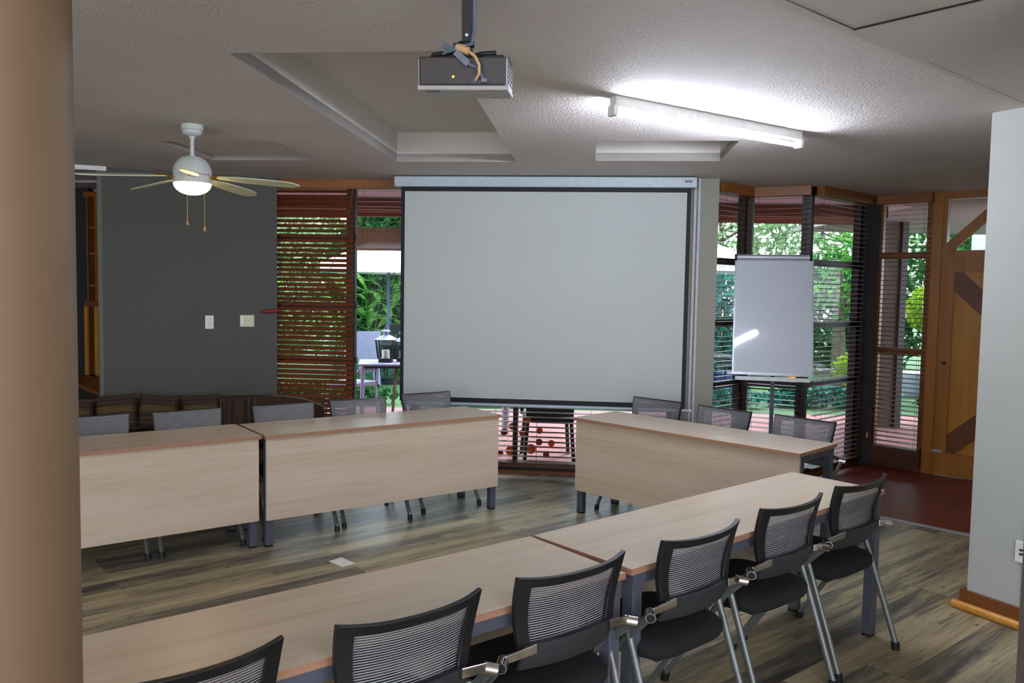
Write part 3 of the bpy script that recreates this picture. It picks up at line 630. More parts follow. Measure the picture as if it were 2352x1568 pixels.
# ------------------------------------------------------------------ chairs
def chair_proto():
    root = empty('mesh_back_chair')
    H0 = .845; HB = .232
    def P(s, t, dy=0.):
        hw = .225-.030*t+.006*sin(pi*t)
        lean = .048*sin(min(t, 1)*pi*.60)
        y = lean+.045*abs(s)**2.2*(1-.5*t)+dy
        z = H0-HB*t+.010*abs(s)**3*(1-t)
        return (s*hw, y, z)
    ns, nt_ = 20, 10
    # frame ring: outer and inner loops, swept quad section
    sI, t0, t1 = .80, .13, .90
    out, inn = [], []
    def loop(s_, ta, tb, n=16, m=10):
        pts = []
        for i in range(n): pts.append((-s_+2*s_*i/n, ta))
        for i in range(m): pts.append((s_, ta+(tb-ta)*i/m))
        for i in range(n): pts.append((s_-2*s_*i/n, tb))
        for i in range(m): pts.append((-s_, tb-(tb-ta)*i/m))
        return pts
    o_, i_ = loop(1, 0, 1), loop(sI, t0, t1); n = len(o_); b = MB(); vs = []
    for (a, c) in zip(o_, i_):
        vs += [P(*a, -.009), P(*c, -.005), P(*c, .005), P(*a, .011)]
    fs = []
    for k in range(n):
        k2 = (k+1) % n
        for q in range(4): fs.append((k*4+q, k*4+(q+1) % 4, k2*4+(q+1) % 4, k2*4+q))
    b.add(vs, fs, True); b.build('backrest_frame', 'black_plastic', root, bevel=.002)
    # mesh with uv
    b = MB(); vs = []; uvs = []
    for i in range(nt_+1):
        for j in range(ns+1):
            s_ = -.965+1.93*j/ns; t_ = .035+.90*i/nt_; vs.append(P(s_, t_, .0128)); uvs.append((j/ns, i/nt_))
    fs = [(i*(ns+1)+j, i*(ns+1)+j+1, (i+1)*(ns+1)+j+1, (i+1)*(ns+1)+j) for i in range(nt_) for j in range(ns)]
    b.add(vs, fs, True); mo = b.build('backrest_mesh', 'mesh', root, fixn=False); me = mo.data
    uvl = me.uv_layers.new(name='UVMap')
    for lp in me.loops: uvl.data[lp.index].uv = uvs[lp.vertex_index]
    # bracket below the back
    b = MB(); grid = [[(x, .040+.03*(x/.19)**2+dy, z) for x in [-.185+.37*k/10 for k in range(11)]] for (z, dy) in ((.634, -.018), (.596, -.014), (.548, .012))]
    b.slab(grid, (0, .016, 0)); b.build('back_bracket', 'dark_plastic', root, bevel=.002)
    # seat
    b = MB(); prof = [(.415, .0), (.40, -.012), (.41, .006)]
    def ring(z, ins):
        pts = []
        N_ = 48
        for k in range(N_):
            a = 2*pi*k/N_; cx, cy = cos(a), sin(a)
            ex = .42
            x = math.copysign(abs(cx)**ex, cx)*(.240-ins); y = math.copysign(abs(cy)**(ex+.06), cy)*(.215-ins)
            x *= 1+.04*(y/.2); pts.append((x, .262+y, z+.012*(y/.215)*0))
        return pts
    rings = [ring(.408, .03), ring(.412, .008), ring(.428, 0), ring(.452, .002), ring(.466, .014), ring(.473, .05), ring(.474, .12)]
    vs = [p for r in rings for p in r]; fs = []; n = 48
    for i in range(len(rings)-1):
        for k in range(n): fs.append((i*n+k, i*n+(k+1) % n, (i+1)*n+(k+1) % n, (i+1)*n+k))
    fs.append(tuple(range(n))[::-1]); fs.append(tuple((len(rings)-1)*n+k for k in range(n)))
    b.add(vs, fs, True); b.build('seat', 'black_fabric', root)
    b = MB(); b.box(-.17, .17, .10, .42, .388, .410); b.build('seat_pan', 'rubber', root, bevel=.006)
    b = MB(); b.tube([(-.205, .23, .40), (.205, .23, .40)], .011, 10); b.build('seat_bar', 'silver', root)
    for sd in (-1, 1):
        # rear leg, front leg
        jt = Vector((sd*.266, .15, .50))
        b = MB(); b.tube([jt+Vector((0, .006, .03)), jt, (sd*.267, .04, .20), (sd*.268, -.020, .03)], .0148, 12, flat=.8); lg = b.build('leg', 'silver', root)
        b = MB(); b.tube([(sd*.268, -.019, .036), (sd*.268, -.023, .0)], .0195, 12); b.build('rubber_foot', 'rubber', lg)
        b = MB(); b.tube([jt+Vector((-sd*.018, .0, .02)), (sd*.248, .30, .30), (sd*.250, .480, .03)], .0148, 12, flat=.8); lg = b.build('leg', 'silver', root)
        b = MB(); b.tube([(sd*.250, .476, .036), (sd*.250, .486, .0)], .018, 12); b.build('rubber_foot', 'rubber', lg)
        b = MB(); b.tube([(sd*.256, .066, .606), (sd*.288, .038, .600)], .0185, 20); hb = b.build('pivot_hub', 'chrome', root)
        b = MB(); b.tube([(sd*.287, .039, .6002), (sd*.2905, .036, .5995)], .0145, 20); b.build('hub_cap', 'rubber', hb)
        b = MB(); b.hexa([(sd*.155, .030, .612), (sd*.155, .038, .612), (sd*.262, .058, .598), (sd*.262, .050, .598), (sd*.155, .030, .642), (sd*.155, .038, .642), (sd*.262, .058, .624), (sd*.262, .050, .624)]); b.build('chrome_arm', 'chrome', root, bevel=.0025)
        b = MB(); b.bar((sd*.274, .055, .598), jt+Vector((sd*.004, 0, .0)), .010, .030); b.build('arm_link', 'silver', root, bevel=.002)
    return root
proto = chair_proto()
first = [True]
def place_chair(x, y, a, label, group):
    if first[0]: c = proto; first[0] = False
    else: c = copy_tree(proto)
    c.location = (x, y, 0); c.rotation_euler = (0, 0, a); tag(c, label, 'chair', group); return c
def back_mid(pa, pb, z=.845):
    A, B = onZ(*pa, z), onZ(*pb, z); return (A+B)/2, atan2(B.y-A.y, B.x-A.x)
near = [((350, 1568), (656, 1473)), ((784, 1444), (1098, 1361)), ((1197, 1334), (1431, 1272)), ((1527, 1248), (1697, 1197)), ((1756, 1173), (1886, 1137)), ((1927, 1121), (2034, 1092))]
nl = ['black mesh chair cropped by the bottom edge of the picture, leftmost of the near row', 'largest black mesh chair, second from the left in the near row', 'black mesh chair left of the joint between the two near tables', 'black mesh chair just right of the joint between the two near tables', 'black mesh chair second from the right end of the near row', 'black mesh chair at the right end of the near row, beside the table leg']
for (pa, pb), lb in zip(near, nl):
    m_, a_ = back_mid(pa, pb)
    if pa[0] == 350: a_ = rad(39); m_ = onZ(656, 1473, .845)-Vector((cos(a_), sin(a_), 0))*.225-Vector((-sin(a_), cos(a_), 0))*.03
    else: m_ = m_-Vector((-sin(a_), cos(a_), 0))*.04
    place_chair(m_.x, m_.y, a_, lb, 'chairs along the near tables')
left = [((140, 960), (295, 953)), ((353, 950), (503, 940)), ((579, 935), (719, 927)), ((759, 922), (882, 916)), ((921, 909), (1031, 901))]
ll = ['mesh chair behind the left table, leftmost, beside the beige column', 'mesh chair in front of the cushions behind the left table', 'mesh chair behind the left end of the middle table, near the striped sofa back', 'mesh chair in front of the window showing the garden', 'mesh chair at the lower left corner of the screen']
for (pa, pb), lb in zip(left, ll):
    m_, a_ = back_mid(pa, pb, .84)
    if pa[0] == 140: a_ = rad(35); m_ = onZ(295, 953, .84)-Vector((cos(a_), sin(a_), 0))*.22
    a_ = rad(33)*.5+a_*.5
    m_ = m_+Vector((-sin(a_), cos(a_), 0))*.045
    place_chair(m_.x, m_.y, a_+pi, lb, 'chairs behind the left tables')
right = [((1458, 914), (1566, 926)), ((1606, 933), (1727, 950)), ((1785, 955), (1917, 974))]
rl = ['mesh chair at the lower right corner of the screen', 'mesh chair behind the right table, left of the flip chart stand', 'mesh chair behind the right table, right of the flip chart stand']
for (pa, pb), lb in zip(right, rl):
    m_, a_ = back_mid(pa, pb, .84); a_ = rad(-46)*.5+a_*.5
    m_ = m_+Vector((-sin(a_), cos(a_), 0))*.045
    place_chair(m_.x, m_.y, a_+pi, lb, 'chairs behind the right table')

# ------------------------------------------------------------------ projector
PY = 2.6
pm = onY(1062, 164, PY)
pj = empty('ceiling_projector', (pm.x, PY, pm.z), rot=(rad(6.5), 0, rad(-3.5))); tag(pj, 'projector hung upside down from the ceiling, dark back with ports towards us', 'projector')
hw, hh = .140, .046
g = MB(); g.box(-hw, hw, .004, .225, -hh, hh-.004); bd = g.build('body', 'proj_white', pj, bevel=.008)
g = MB(); g.box(-hw+.006, hw-.006, 0, .01, -hh+.006, hh-.002); rp = g.build('rear_panel', 'proj_dark', pj, bevel=.004)
g = MB(); g.prism([(-hw-.002, 0), (hw+.002, 0), (hw+.002, .228), (-hw-.002, .228)], -hh-.010, -hh+.006); g.build('lid', 'proj_white', pj, bevel=.005)
g = MB(); g.tube([(.06, .07, -hh-.009), (.06, .07, -hh-.02)], .045, 28, rs=[.055, .03]); g.build('lens_bulge', 'proj_white', pj)
g = MB(); g.box(-.115, -.075, -.0005, .03, -hh-.0125, -hh-.009); g.build('release_tab', 'dark_plastic', pj)
g = MB()
for i in range(14):
    for j in range(6): g.box(hw-.001, hw+.0018, .02+i*.013, .026+i*.013, -hh+.015+j*.015, -hh+.022+j*.015)
g.build('side_vent', 'dark_plastic', pj)
def port(name, x, z, w, h, mt, rnd=False):
    g = MB()
    if rnd: g.cyl((x, -.004, z), (x, .004, z), w/2, 16)
    else: g.box(x-w/2, x+w/2, -.003, .004, z-h/2, z+h/2)
    return g.build(name, mt, rp)
port('speaker_vent', -.104, -.010, .017, .017, 'port', True); port('lock_slot', -.105, .012, .006, .005, 'port')
port('audio_socket', -.047, -.018, .007, .007, 'port', True); port('audio_socket', -.047, -.030, .007, .007, 'port', True)
port('video_socket', -.028, -.016, .008, .008, 'gold', True); port('svideo_socket', -.028, -.030, .012, .012, 'port', True)
port('usb_port', .004, -.012, .014, .005, 'port'); port('hdmi_port', .005, -.030, .017, .011, 'port'); port('vga_port', .042, -.030, .030, .013, 'port_blue'); port('power_socket', .078, .016, .028, .024, 'port')
g = MB()
for (x0_, x1_) in ((-.115, -.03), (.02, .10)):
    g.tube([(x0_, .06, hh-.01), (x0_+.02, .05, hh+.010), ((x0_+x1_)/2, .045, hh+.013), (x1_, .05, hh+.016)], .008, 8)
g.box(-.09, .09, .08, .13, hh-.006, hh+.012); g.box(.06, .125, .02, .05, hh-.006, hh+.006); g.build('mount_plate', 'rubber', pj, bevel=.003)
zc = HC-pm.z-.014
g = MB(); g.bar((.005, .10, hh), (.005, .10, zc-.01), .034, .034, up=(0, 1, 0)); pole = g.build('mount_pole', 'rubber', pj)
g = MB(); g.bar((-.012, .10, hh), (-.012, .10, hh+.05), .05, .06, up=(0, 1, 0)); g.cyl((-.02, .07, hh+.045), (.03, .07, hh+.045), .010, 10); g.build('mount_joint', 'rubber', pole)
g = MB(); g.cyl((.004, .078, hh+.075), (.004, .084, hh+.075), .005, 10); g.build('bolt', 'alu', pole)
g = MB(); g.box(-.06, .07, .04, .16, zc-.012, zc); g.build('ceiling_plate', 'rubber', pj)
g = MB(); g.tube([(.028, .085, zc-.01), (.028, .08, hh+.09), (.022, .06, hh+.045), (-.005, .03, hh+.03), (-.03, .01, hh+.028)], .006, 8); g.build('conduit', 'cable_grey', pj)
cbl = empty('cable_bundle', (pm.x, PY, pm.z), rot=(rad(6.5), 0, rad(-3.5))); tag(cbl, 'tan and grey cables plugged into the back of the ceiling projector', 'cable')
g = MB(); g.tube([(-.012, -.01, hh+.022), (.008, -.014, hh+.018)], .012, 10); g.tube([(-.018, -.01, hh+.024), (.022, -.016, hh+.010)], .0115, 12, rs=[.009, .0125]); g.tube([(.022, -.016, hh+.010), (.042, -.024, .040), (.055, -.030, .015), (.055, -.030, -.010), (.042, -.012, -.027)], .0048, 10); g.build('tan_cable', 'cable_tan', cbl)
g = MB(); g.bar((-.02, -.012, hh+.010), (.020, -.012, hh-.026), .012, .020); g.tube([(.018, -.012, hh-.025), (.045, -.012, .010), (.064, -.012, -.020)], .005, 8); g.bar((.060, -.010, -.026), (.078, -.010, -.028), .012, .012); g.build('grey_cable', 'cable_grey', cbl)
g = MB()
for k in range(6):
    g.tube([(-.018, -.01, hh+.016), (-.035-.002*k, -.012+.003*k, hh+.026-.003*k), (-.055-.004*(k % 3), -.014+.004*k, hh+.040-.007*k)], .0028, 6)
g.build('loose_leads', 'cable_grey', cbl)

# ------------------------------------------------------------------ fluorescent batten
def batten(p0, p1, label):
    p0, p1 = Vector(p0), Vector(p1); d = p1-p0; ln = d.length; a = atan2(d.y, d.x)
    r = empty('fluorescent_light', (p0.x, p0.y, HC), a); tag(r, label, 'light')
    g = MB(); g.box(0, ln, -.025, .025, -.052, 0); g.build('batten_body', 'white_paint', r, bevel=.002)
    for e in (0.0, ln):
        g = MB(); g.box(e-.012, e+.016, -.026, .026, -.098, -.046); g.build('lamp_holder', 'white_paint', r, bevel=.004)
    g = MB(); g.tube([(.018, 0, -.080), (ln-.018, 0, -.080)], .013, 14); g.build('tube', 'tube', r)
    return r
batten((.485, 4.225), (1.705, 5.065), 'single fluorescent tube glowing on the ceiling right of the projector')
batten((.9, -1.0), (2.1, -.15), 'added fluorescent tube, unseen behind the camera, for more light on the ceiling')  # added tube out of view, brightens ceiling and tables

# ------------------------------------------------------------------ ceiling fan
fn = empty('ceiling_fan', (-1.989, 5.176, HC)); tag(fn, 'white five-blade ceiling fan with lit bowl lamp and two pull chains', 'fan')
g = MB(); g.lathe([(.0, 0), (.064, 0), (.066, -.012), (.066, -.030), (.058, -.036), (.058, -.050), (.045, -.064), (.018, -.070), (0, -.070)], 36); g.build('canopy', 'fan_white', fn)
g = MB(); g.cyl((0, 0, -.065), (0, 0, -.20), .0115); g.lathe([(0, -.066), (.022, -.068), (.014, -.085), (0, -.085)], 20); g.lathe([(0, -.178), (.016, -.18), (.018, -.205), (0, -.206)], 20); g.build('downrod', 'fan_white', fn)
g = MB(); R_ = .114; zc_ = -.292
prof = [(0, -.192), (.045, -.193), (.052, -.203)]+[(R_*cos(a), zc_+R_*.98*sin(a)) for a in [rad(x) for x in (58, 48, 38, 28, 18, 8, 0)]]+[(R_, -.300), (R_*.99, -.304)]
g.lathe(prof+[(0, -.304)], 40); mo = g.build('motor_housing', 'fan_white', fn)
g = MB()
for k in range(16): a = 2*pi*k/16; g.obox((.0505*cos(a), .0505*sin(a), -.2035), (-sin(a), cos(a), 0), (cos(a), sin(a), 0), (0, 0, 1), .006, .003, .003)
g.build('vent_slots', 'rubber', mo)
g = MB(); g.lathe([(0, -.306), (R_*.99, -.306), (R_*1.0, -.312), (R_*1.0, -.352), (R_*.98, -.356), (0, -.356)], 40); g.build('lamp_collar', 'fan_white', fn)
g = MB(); g.lathe([(R_*.97, -.357)]+[(R_*.97*cos(a), -.357-.070*sin(a)) for a in [rad(x) for x in range(8, 91, 8)]]+[(0, -.427)], 40); g.build('lamp_bowl', 'lamp_glow', fn)
for k in range(5):
    a = rad(1+72*k); ca_, sa_ = cos(a), sin(a); tl_ = rad(-12)
    def Q(r, w, h=0.):
        # r out along blade, w across (tilted), h normal
        x, y, z = r, w*cos(tl_)-h*sin(tl_), w*sin(tl_)+h*cos(tl_)
        return (x*ca_-y*sa_, x*sa_+y*ca_, -.318+z-.075*max(0, r-.1))
    g = MB(); n_ = 16; grid = []
    for i in range(n_+1):
        t = i/n_; r = .15+.51*t; wd = .052*(1-.35*(1-t)**3)*((1-max(0, (t-.72)/.28)**2.2)**.5 if t > .72 else 1)+.001; wd *= (.62+.38*min(1, t/.25))
        grid.append([Q(r, -wd), Q(r, -wd*.5), Q(r, 0), Q(r, wd*.5), Q(r, wd)])
    z3 = Vector(Q(0, 0, .006))-Vector(Q(0, 0, 0)); g.slab(grid, z3); g.build('blade', 'blade', fn)
    g = MB(); g.tube([Q(.095, -.012, -.004), Q(.13, -.016, -.002), Q(.17, -.02, .009), Q(.215, -.02, .009)], .006, 8); g.tube([Q(.095, .012, -.004), Q(.13, .016, -.002), Q(.17, .02, .009), Q(.215, .02, .009)], .006, 8)
    g.build('blade_arm', 'gold', fn)
for (dx, zb_) in ((.011, -.590), (.098, -.622)):
    yy = -.112 if dx < .05 else -.065
    g = MB(); g.tube([(dx, yy, -.34), (dx, yy, zb_)], .0016, 6); ch = g.build('pull_chain', 'gold', fn)
    g = MB(); g.lathe([(0, 0), (.004, -.002), (.008, -.022), (.007, -.028), (0, -.029)], 12, (dx, yy, zb_)); g.build('chain_knob', 'door_wood', ch)
# warm downlight behind the column, on the ceiling
dl = empty('downlight', (-1.75, .75, HC)); tag(dl, 'round warm downlight on the ceiling left of the beige column', 'light')
g = MB(); g.lathe([(.055, 0), (.085, 0), (.085, -.012), (.055, -.012)], 32); g.build('rim', 'white_paint', dl)
g = MB(); g.lathe([(0, -.006), (.055, -.006), (.055, -.009), (0, -.009)], 32); g.build('lens', 'bulb', dl)
pl_ = bpy.data.lights.new('downlight_spot', 'SPOT'); pl_.energy = 9; pl_.color = (1, .72, .45); pl_.spot_size = rad(150); pl_.spot_blend = .6; pl_.shadow_soft_size = .06
po = bpy.data.objects.new('downlight_spot', pl_); COL.objects.link(po); po.location = (-1.75, .75, HC-.03)

# ------------------------------------------------------------------ flip chart
fb = onY(1690, 855, 7.05); ft = onY(1688, 592, 7.12)
fc = empty('flip_chart', (onY(1773, 860, 6.98).x, 6.98, 0), rad(-14)); tag(fc, 'white flip chart board on a grey pole stand in front of the bay windows', 'flip chart')
wz0 = onY(1775, 856, 6.98).z; wz1 = onY(1773, 596, 7.27).z; hw_ = (onY(1861, 700, 7.12).x-onY(1690, 700, 7.12).x)/2*.99
lean = .285
def yb(z): return lean*(z-wz0)/(wz1-wz0)
def bbx(x0, x1, z0, z1, d0, d1):
    g = MB(); g.hexa([(x0, yb(z0)+d0, z0), (x1, yb(z0)+d0, z0), (x1, yb(z0)+d1, z0), (x0, yb(z0)+d1, z0), (x0, yb(z1)+d0, z1), (x1, yb(z1)+d0, z1), (x1, yb(z1)+d1, z1), (x0, yb(z1)+d1, z1)]); return g
M['board'] = plain('gloss_white_board', (204, 208, 216), .055, var=.01)
bbx(-hw_, hw_, wz0, wz1, 0, .018).build('board_surface', 'board', fc)
g = bbx(-hw_-.012, -hw_, wz0-.01, wz1, -.006, .022); g2 = bbx(hw_, hw_+.012, wz0-.01, wz1, -.006, .022); g.add(g2.v, g2.f); g2 = bbx(-hw_-.012, hw_+.012, wz0-.022, wz0, -.008, .022); g.add(g2.v, g2.f); g.build('board_frame', 'alu', fc)
g = MB(); g.tube([(-hw_+.005, yb(wz1)-.012, wz1+.018), (hw_-.012, yb(wz1)-.012, wz1+.018)], .026, 18); g.build('paper_clamp', 'alu', fc)
for sd in (-1, 1): g = MB(); g.tube([(sd*(hw_-.004)-.02, yb(wz1)-.012, wz1+.018), (sd*(hw_-.004), yb(wz1)-.012, wz1+.018)], .029, 18); g.build('clamp_end', 'rubber', fc)
g = MB(); g.box(-hw_+.015, hw_-.015, -.075, 0, wz0-.062, wz0-.050); g.box(-hw_+.015, hw_-.015, -.078, -.072, wz0-.062, wz0-.030); g.build('pen_tray', 'white_paint', fc)
g = MB(); g.box(.13, .25, -.068, -.05, wz0-.050, wz0-.035); g.build('pen', 'rubber', fc)
px_ = onY(1767, 930, 7.14).x-fc.location.x-.02
g = MB(); g.bar((px_, .16, .10), (px_, .16, wz0+.36), .034, .03, up=(0, 1, 0)); g.build('pole', 'desk_metal', fc)
for k in range(3):
    a = rad(30+120*k); g = MB(); g.tube([(px_, .16, .16), (px_+.34*cos(a), .16+.30*sin(a), .02)], .012, 10); lg = g.build('leg', 'desk_metal', fc)
    g = MB(); g.lathe([(0, 0), (.022, 0), (.022, .02), (.012, .03), (0, .03)], 14, (px_+.34*cos(a), .16+.30*sin(a), 0)); g.build('leg_foot', 'rubber', lg)

# ------------------------------------------------------------------ wall plates on grey wall
def wplate(name, p0, p1, mt, label):
    a, b_ = GW.s(*p0), GW.s(*p1); o = empty(name, GW.loc(), GW.rz); tag(o, label, 'switch')
    g = MB(); g.box(a[0], b_[0], -.010, 0, b_[1], a[1]); g.build('cover_plate', mt, o, bevel=.003); return o, a, b_
o, a, b_ = wplate('light_switch', (471, 724), (491, 755), 'white_paint', 'white vertical switch plate on the grey wall')
cx = (a[0]+b_[0])/2
for k in range(3): zz = a[1]-.035-.024*k; g = MB(); g.box(cx-.010, cx+.010, -.015, -.009, zz-.010, zz+.010); g.build('rocker', 'white_paint', o, bevel=.002)
o, a, b_ = wplate('wall_socket', (551, 723), (584, 750), 'cream', 'square cream wall plate beside the white switch')
g = MB(); g.box(a[0]+.004, a[0]+.035, -.014, -.009, b_[1]+.008, a[1]-.008); g.build('rocker', 'white_paint', o, bevel=.002)
g = MB(); g.box(a[0]+.042, b_[0]-.006, -.013, -.009, b_[1]+.008, a[1]-.008); g.build('blank_insert', 'cream', o, bevel=.002)

# ------------------------------------------------------------------ banquette sofa + cushions
SF = WL((-3.95, 6.80), (-2.20, 7.42))
sf = empty('banquette_sofa', SF.loc(), SF.rz); tag(sf, 'brown striped banquette sofa along the grey wall', 'sofa')
g = MB(); g.box(0, SF.len+.02, -.50, .12, .10, .40); g.build('seat_base', 'sofa_plain', sf, bevel=.03)
g = MB(); g.box(0, SF.len+.02, -.52, -.02, .40, .46); g.build('seat_cushion', 'sofa_h', sf, bevel=.02)
g = MB(); grid = [[(SF.len*k/20, y, z) for k in range(21)] for (y, z) in ((-.05, .40), (.0, .66), (.03, .70))]; g.slab(grid, (0, .09, .0)); g.build('backrest', 'sofa_plain', sf)
va, vb = SF.s(504, 920)[0], SF.s(592, 920)[0]
g = MB(); grid = [[(va+(vb-va)*k/8, y, z) for k in range(9)] for (y, z) in ((-.13, .46), (-.085, .60), (-.055, .695))]; g.slab(grid, (0, .05, 0)); g.build('striped_bolster', 'sofa_v', sf)
# curved wing to the right in front of the blind
g = MB(); pts = [(SF.len-.02, .02), (SF.len+.16, .045), (SF.len+.36, .0), (SF.len+.50, -.10)]; hs_ = [.70, .69, .655, .60]
grid = [[(x, y, z0+(h-z0)*f) for (x, y), h in zip(pts, hs_)] for f in (0, .5, 1) for z0 in (.1,)]
g.slab(grid, (.01, .09, 0)); g.build('curved_wing', 'sofa_plain', sf)
cush = MB()
n1_, n2_ = 12, 12; W_c, H_c = .44, .42
def pil(i, j, sd):
    u, v = i/n1_*2-1, j/n2_*2-1; th = .075*((1-u**4)*(1-v**4))**.5
    e = 1-.05*(1-abs(u)**3)*abs(v)**6; e2 = 1-.05*(1-abs(v)**3)*abs(u)**6
    return (u*W_c/2*e2, sd*th, v*H_c/2*e)
for sd in (-1, 1):
    vs = [pil(i, j, sd) for i in range(n1_+1) for j in range(n2_+1)]
    cush.add(vs, [(i*(n2_+1)+j, i*(n2_+1)+j+1, (i+1)*(n2_+1)+j+1, (i+1)*(n2_+1)+j) for i in range(n1_) for j in range(n2_)], True)
c0 = cush.build('scatter_cushion', 'sofa_h'); M['cush'] = M['sofa_h']
cl_ = ['striped scatter cushion at the far left of the banquette beside the column', 'striped scatter cushion, second from the left on the banquette', 'striped scatter cushion, third from the left, its top corner tilted', 'striped scatter cushion right of the others beside the vertical striped backrest']
for k, (xa, xb, yt) in enumerate(((128, 220, 925), (222, 322, 918), (318, 412, 912), (418, 503, 908))):
    c = c0 if k == 0 else c0.copy()
    if k: COL.objects.link(c)
    a, b_ = SF.s(xa, yt), SF.s(xb, yt); sc = (b_[0]-a[0])/W_c*.97; sc = max(.7, min(sc, 1.0))
    mid = (a[0]+b_[0])/2; y_ = -.155
    p_ = SF.A+SF.t*mid+SF.n*y_
    c.location = (p_.x, p_.y, .46+H_c/2*sc*.98); c.scale = (sc, 1, sc); c.rotation_euler = (rad(-14), rad((3, -4, 5, -2)[k]), SF.rz)
    tag(c, cl_[k], 'cushion', 'striped cushions on the banquette')

# ------------------------------------------------------------------ note on floor, red handled cord
nt0 = MB(); P4 = [onZ(755, 1289, 0), onZ(786, 1302, 0), onZ(816, 1294, 0), onZ(784, 1280, 0)]
nt0.prism([(p.x-P4[0].x, p.y-P4[0].y) for p in P4], .0005, .002); no = nt0.build('paper_note', 'paper', loc=(P4[0].x, P4[0].y, 0)); tag(no, 'small white sheet of paper lying on the plank floor', 'paper')
bc = empty('spindle_pull', W0.loc(), W0.rz); tag(bc, 'brown draw cord with a red spindle handle looped across the closed blind', 'cord')
pts = [W0.s(*p) for p in ((826, 436), (815, 500), (800, 560), (775, 625), (745, 662), (700, 690), (655, 710))]
g = MB(); g.tube([(s_, -.20-.012*k, z_) for k, (s_, z_) in enumerate(pts)], .0035, 6); g.build('cord', 'cord', bc)
a, b_ = W0.s(652, 711), W0.s(606, 714)
g = MB(); g.tube([(a[0]+.075+(b_[0]-a[0])*t, -.275, a[1]+(b_[1]-a[1])*t) for t in (0, .15, .5, .85, 1)], .014, 12, rs=[.004, .014, .018, .011, .003]); g.build('spindle_handle', 'red', bc)
tk = empty('tassel_pull', W3.loc(), W3.rz); tag(tk, 'small wooden tassel hanging on a cord in the dark corner by the entrance', 'cord')
s_, z_ = W3.s(1986, 988); s_ = W3.len-.01
g = MB(); g.tube([(s_, -.14, 2.5), (s_, -.14, z_+.03)], .002, 6); g.build('cord', 'cord', tk)
g = MB(); g.lathe([(0, .03), (.006, .028), (.012, -.01), (.010, -.022), (0, -.024)], 12, (s_, -.14, z_)); g.build('tassel_bell', 'door_wood', tk)

# ------------------------------------------------------------------ OUTSIDE
g = MB(); g.prism([(-14, 7.4), (-2.3, 8.0), (-2.2, 7.98), (1.85, 7.58), (2.19, 8.0), (2.7, 7.72), (3.46, 8.42), (3.64, 8.36), (4.4, 7.76), (14, 6.5), (14, 11.9), (-14, 11.9)], -.14, -.04)
struct(g.build('ground_paving', 'paving'), 'pink brick paving outside the windows')
g = MB(); g.prism([(-30, 11.9), (40, 11.9), (40, 45), (-30, 45)], -.14, -.05); o = g.build('ground_lawn', 'grass'); struct(o, 'green lawn beyond the paving')
# eaves
g = MB(); g.prism([(-7, 8.3), (-2.3, 7.95), (1.85, 7.62), (2.19, 8.02), (2.7, 7.75), (3.46, 8.45), (3.60, 8.30), (4.3, 9.0), (4.3, 10.1), (-7, 10.1)], HC-.02, HC+.02); struct(g.build('ceiling_eaves', 'soffit'), 'lilac grey boarded eaves outside')
g = MB(); g.bar((-7, 10.1, HC-.05), (4.4, 10.1, HC-.05), .04, .17); struct(g.build('trim_10', 'fascia_brown'), 'brown fascia board of the eaves')
g = MB(); g.bar((-7, 9.0, HC-.09), (4.0, 9.0, HC-.09), .09, .12); struct(g.build('trim_11', 'fascia_brown'), 'brown beam under the eaves')

rng = random.Random(11)
def leaves(mb, c, rad3, n, ls, flat=.0, lo=None):
    for _ in range(n):
        while True:
            u = [rng.uniform(-1, 1) for _ in range(3)]; r_ = sum(x*x for x in u)
            if .15 < r_ < 1: break
        p = Vector((c[0]+u[0]*rad3[0], c[1]+u[1]*rad3[1], c[2]+u[2]*rad3[2]))
        if lo is not None and p.z < lo: p.z = lo+rng.random()*.2
        a = Vector((rng.gauss(0, 1), rng.gauss(0, 1), rng.gauss(0, 1))).normalized(); b_ = a.cross(Vector((rng.gauss(0, 1), rng.gauss(0, 1), rng.gauss(0, 1)))).normalized()
        l = ls*rng.uniform(.6, 1.4); w_ = l*.42
        mb.add([p-a*l*.5, p-b_*w_*.5, p+a*l*.5, p+b_*w_*.5], [(0, 1, 2, 3)])
def tree(name, x, y, h, cr, n, ls, mt, label, th=.12, cat='tree', cz=None, group='trees and shrubs of the garden'):
    r = empty(name, (x, y, -.05)); tag(r, label, cat, group)
    cz = cz if cz is not None else h-cr[2]*.9
    g = MB(); top = Vector((rng.uniform(-.3, .3)*cr[0]*.5, 0, cz+cr[2]*.3)); pts = [(0, 0, 0), (top.x*.4, .05, top.z*.5), tuple(top)]
    g.tube(pts, th, 8, rs=[th, th*.75, th*.35])
    for k in range(6):
        a = rng.uniform(0, 6.28); st = Vector(pts[1]).lerp(top, rng.uniform(.1, .8)); g.tube([st, st+Vector((cos(a)*cr[0]*.6, sin(a)*cr[1]*.6, cr[2]*.35))], th*.3, 6, rs=[th*.35, th*.12])
    g.build('trunk', 'trunk', r)
    g = MB(); leaves(g, (0, 0, cz), cr, n, ls, lo=.12); g.build('foliage', mt, r, fixn=False)
    return r
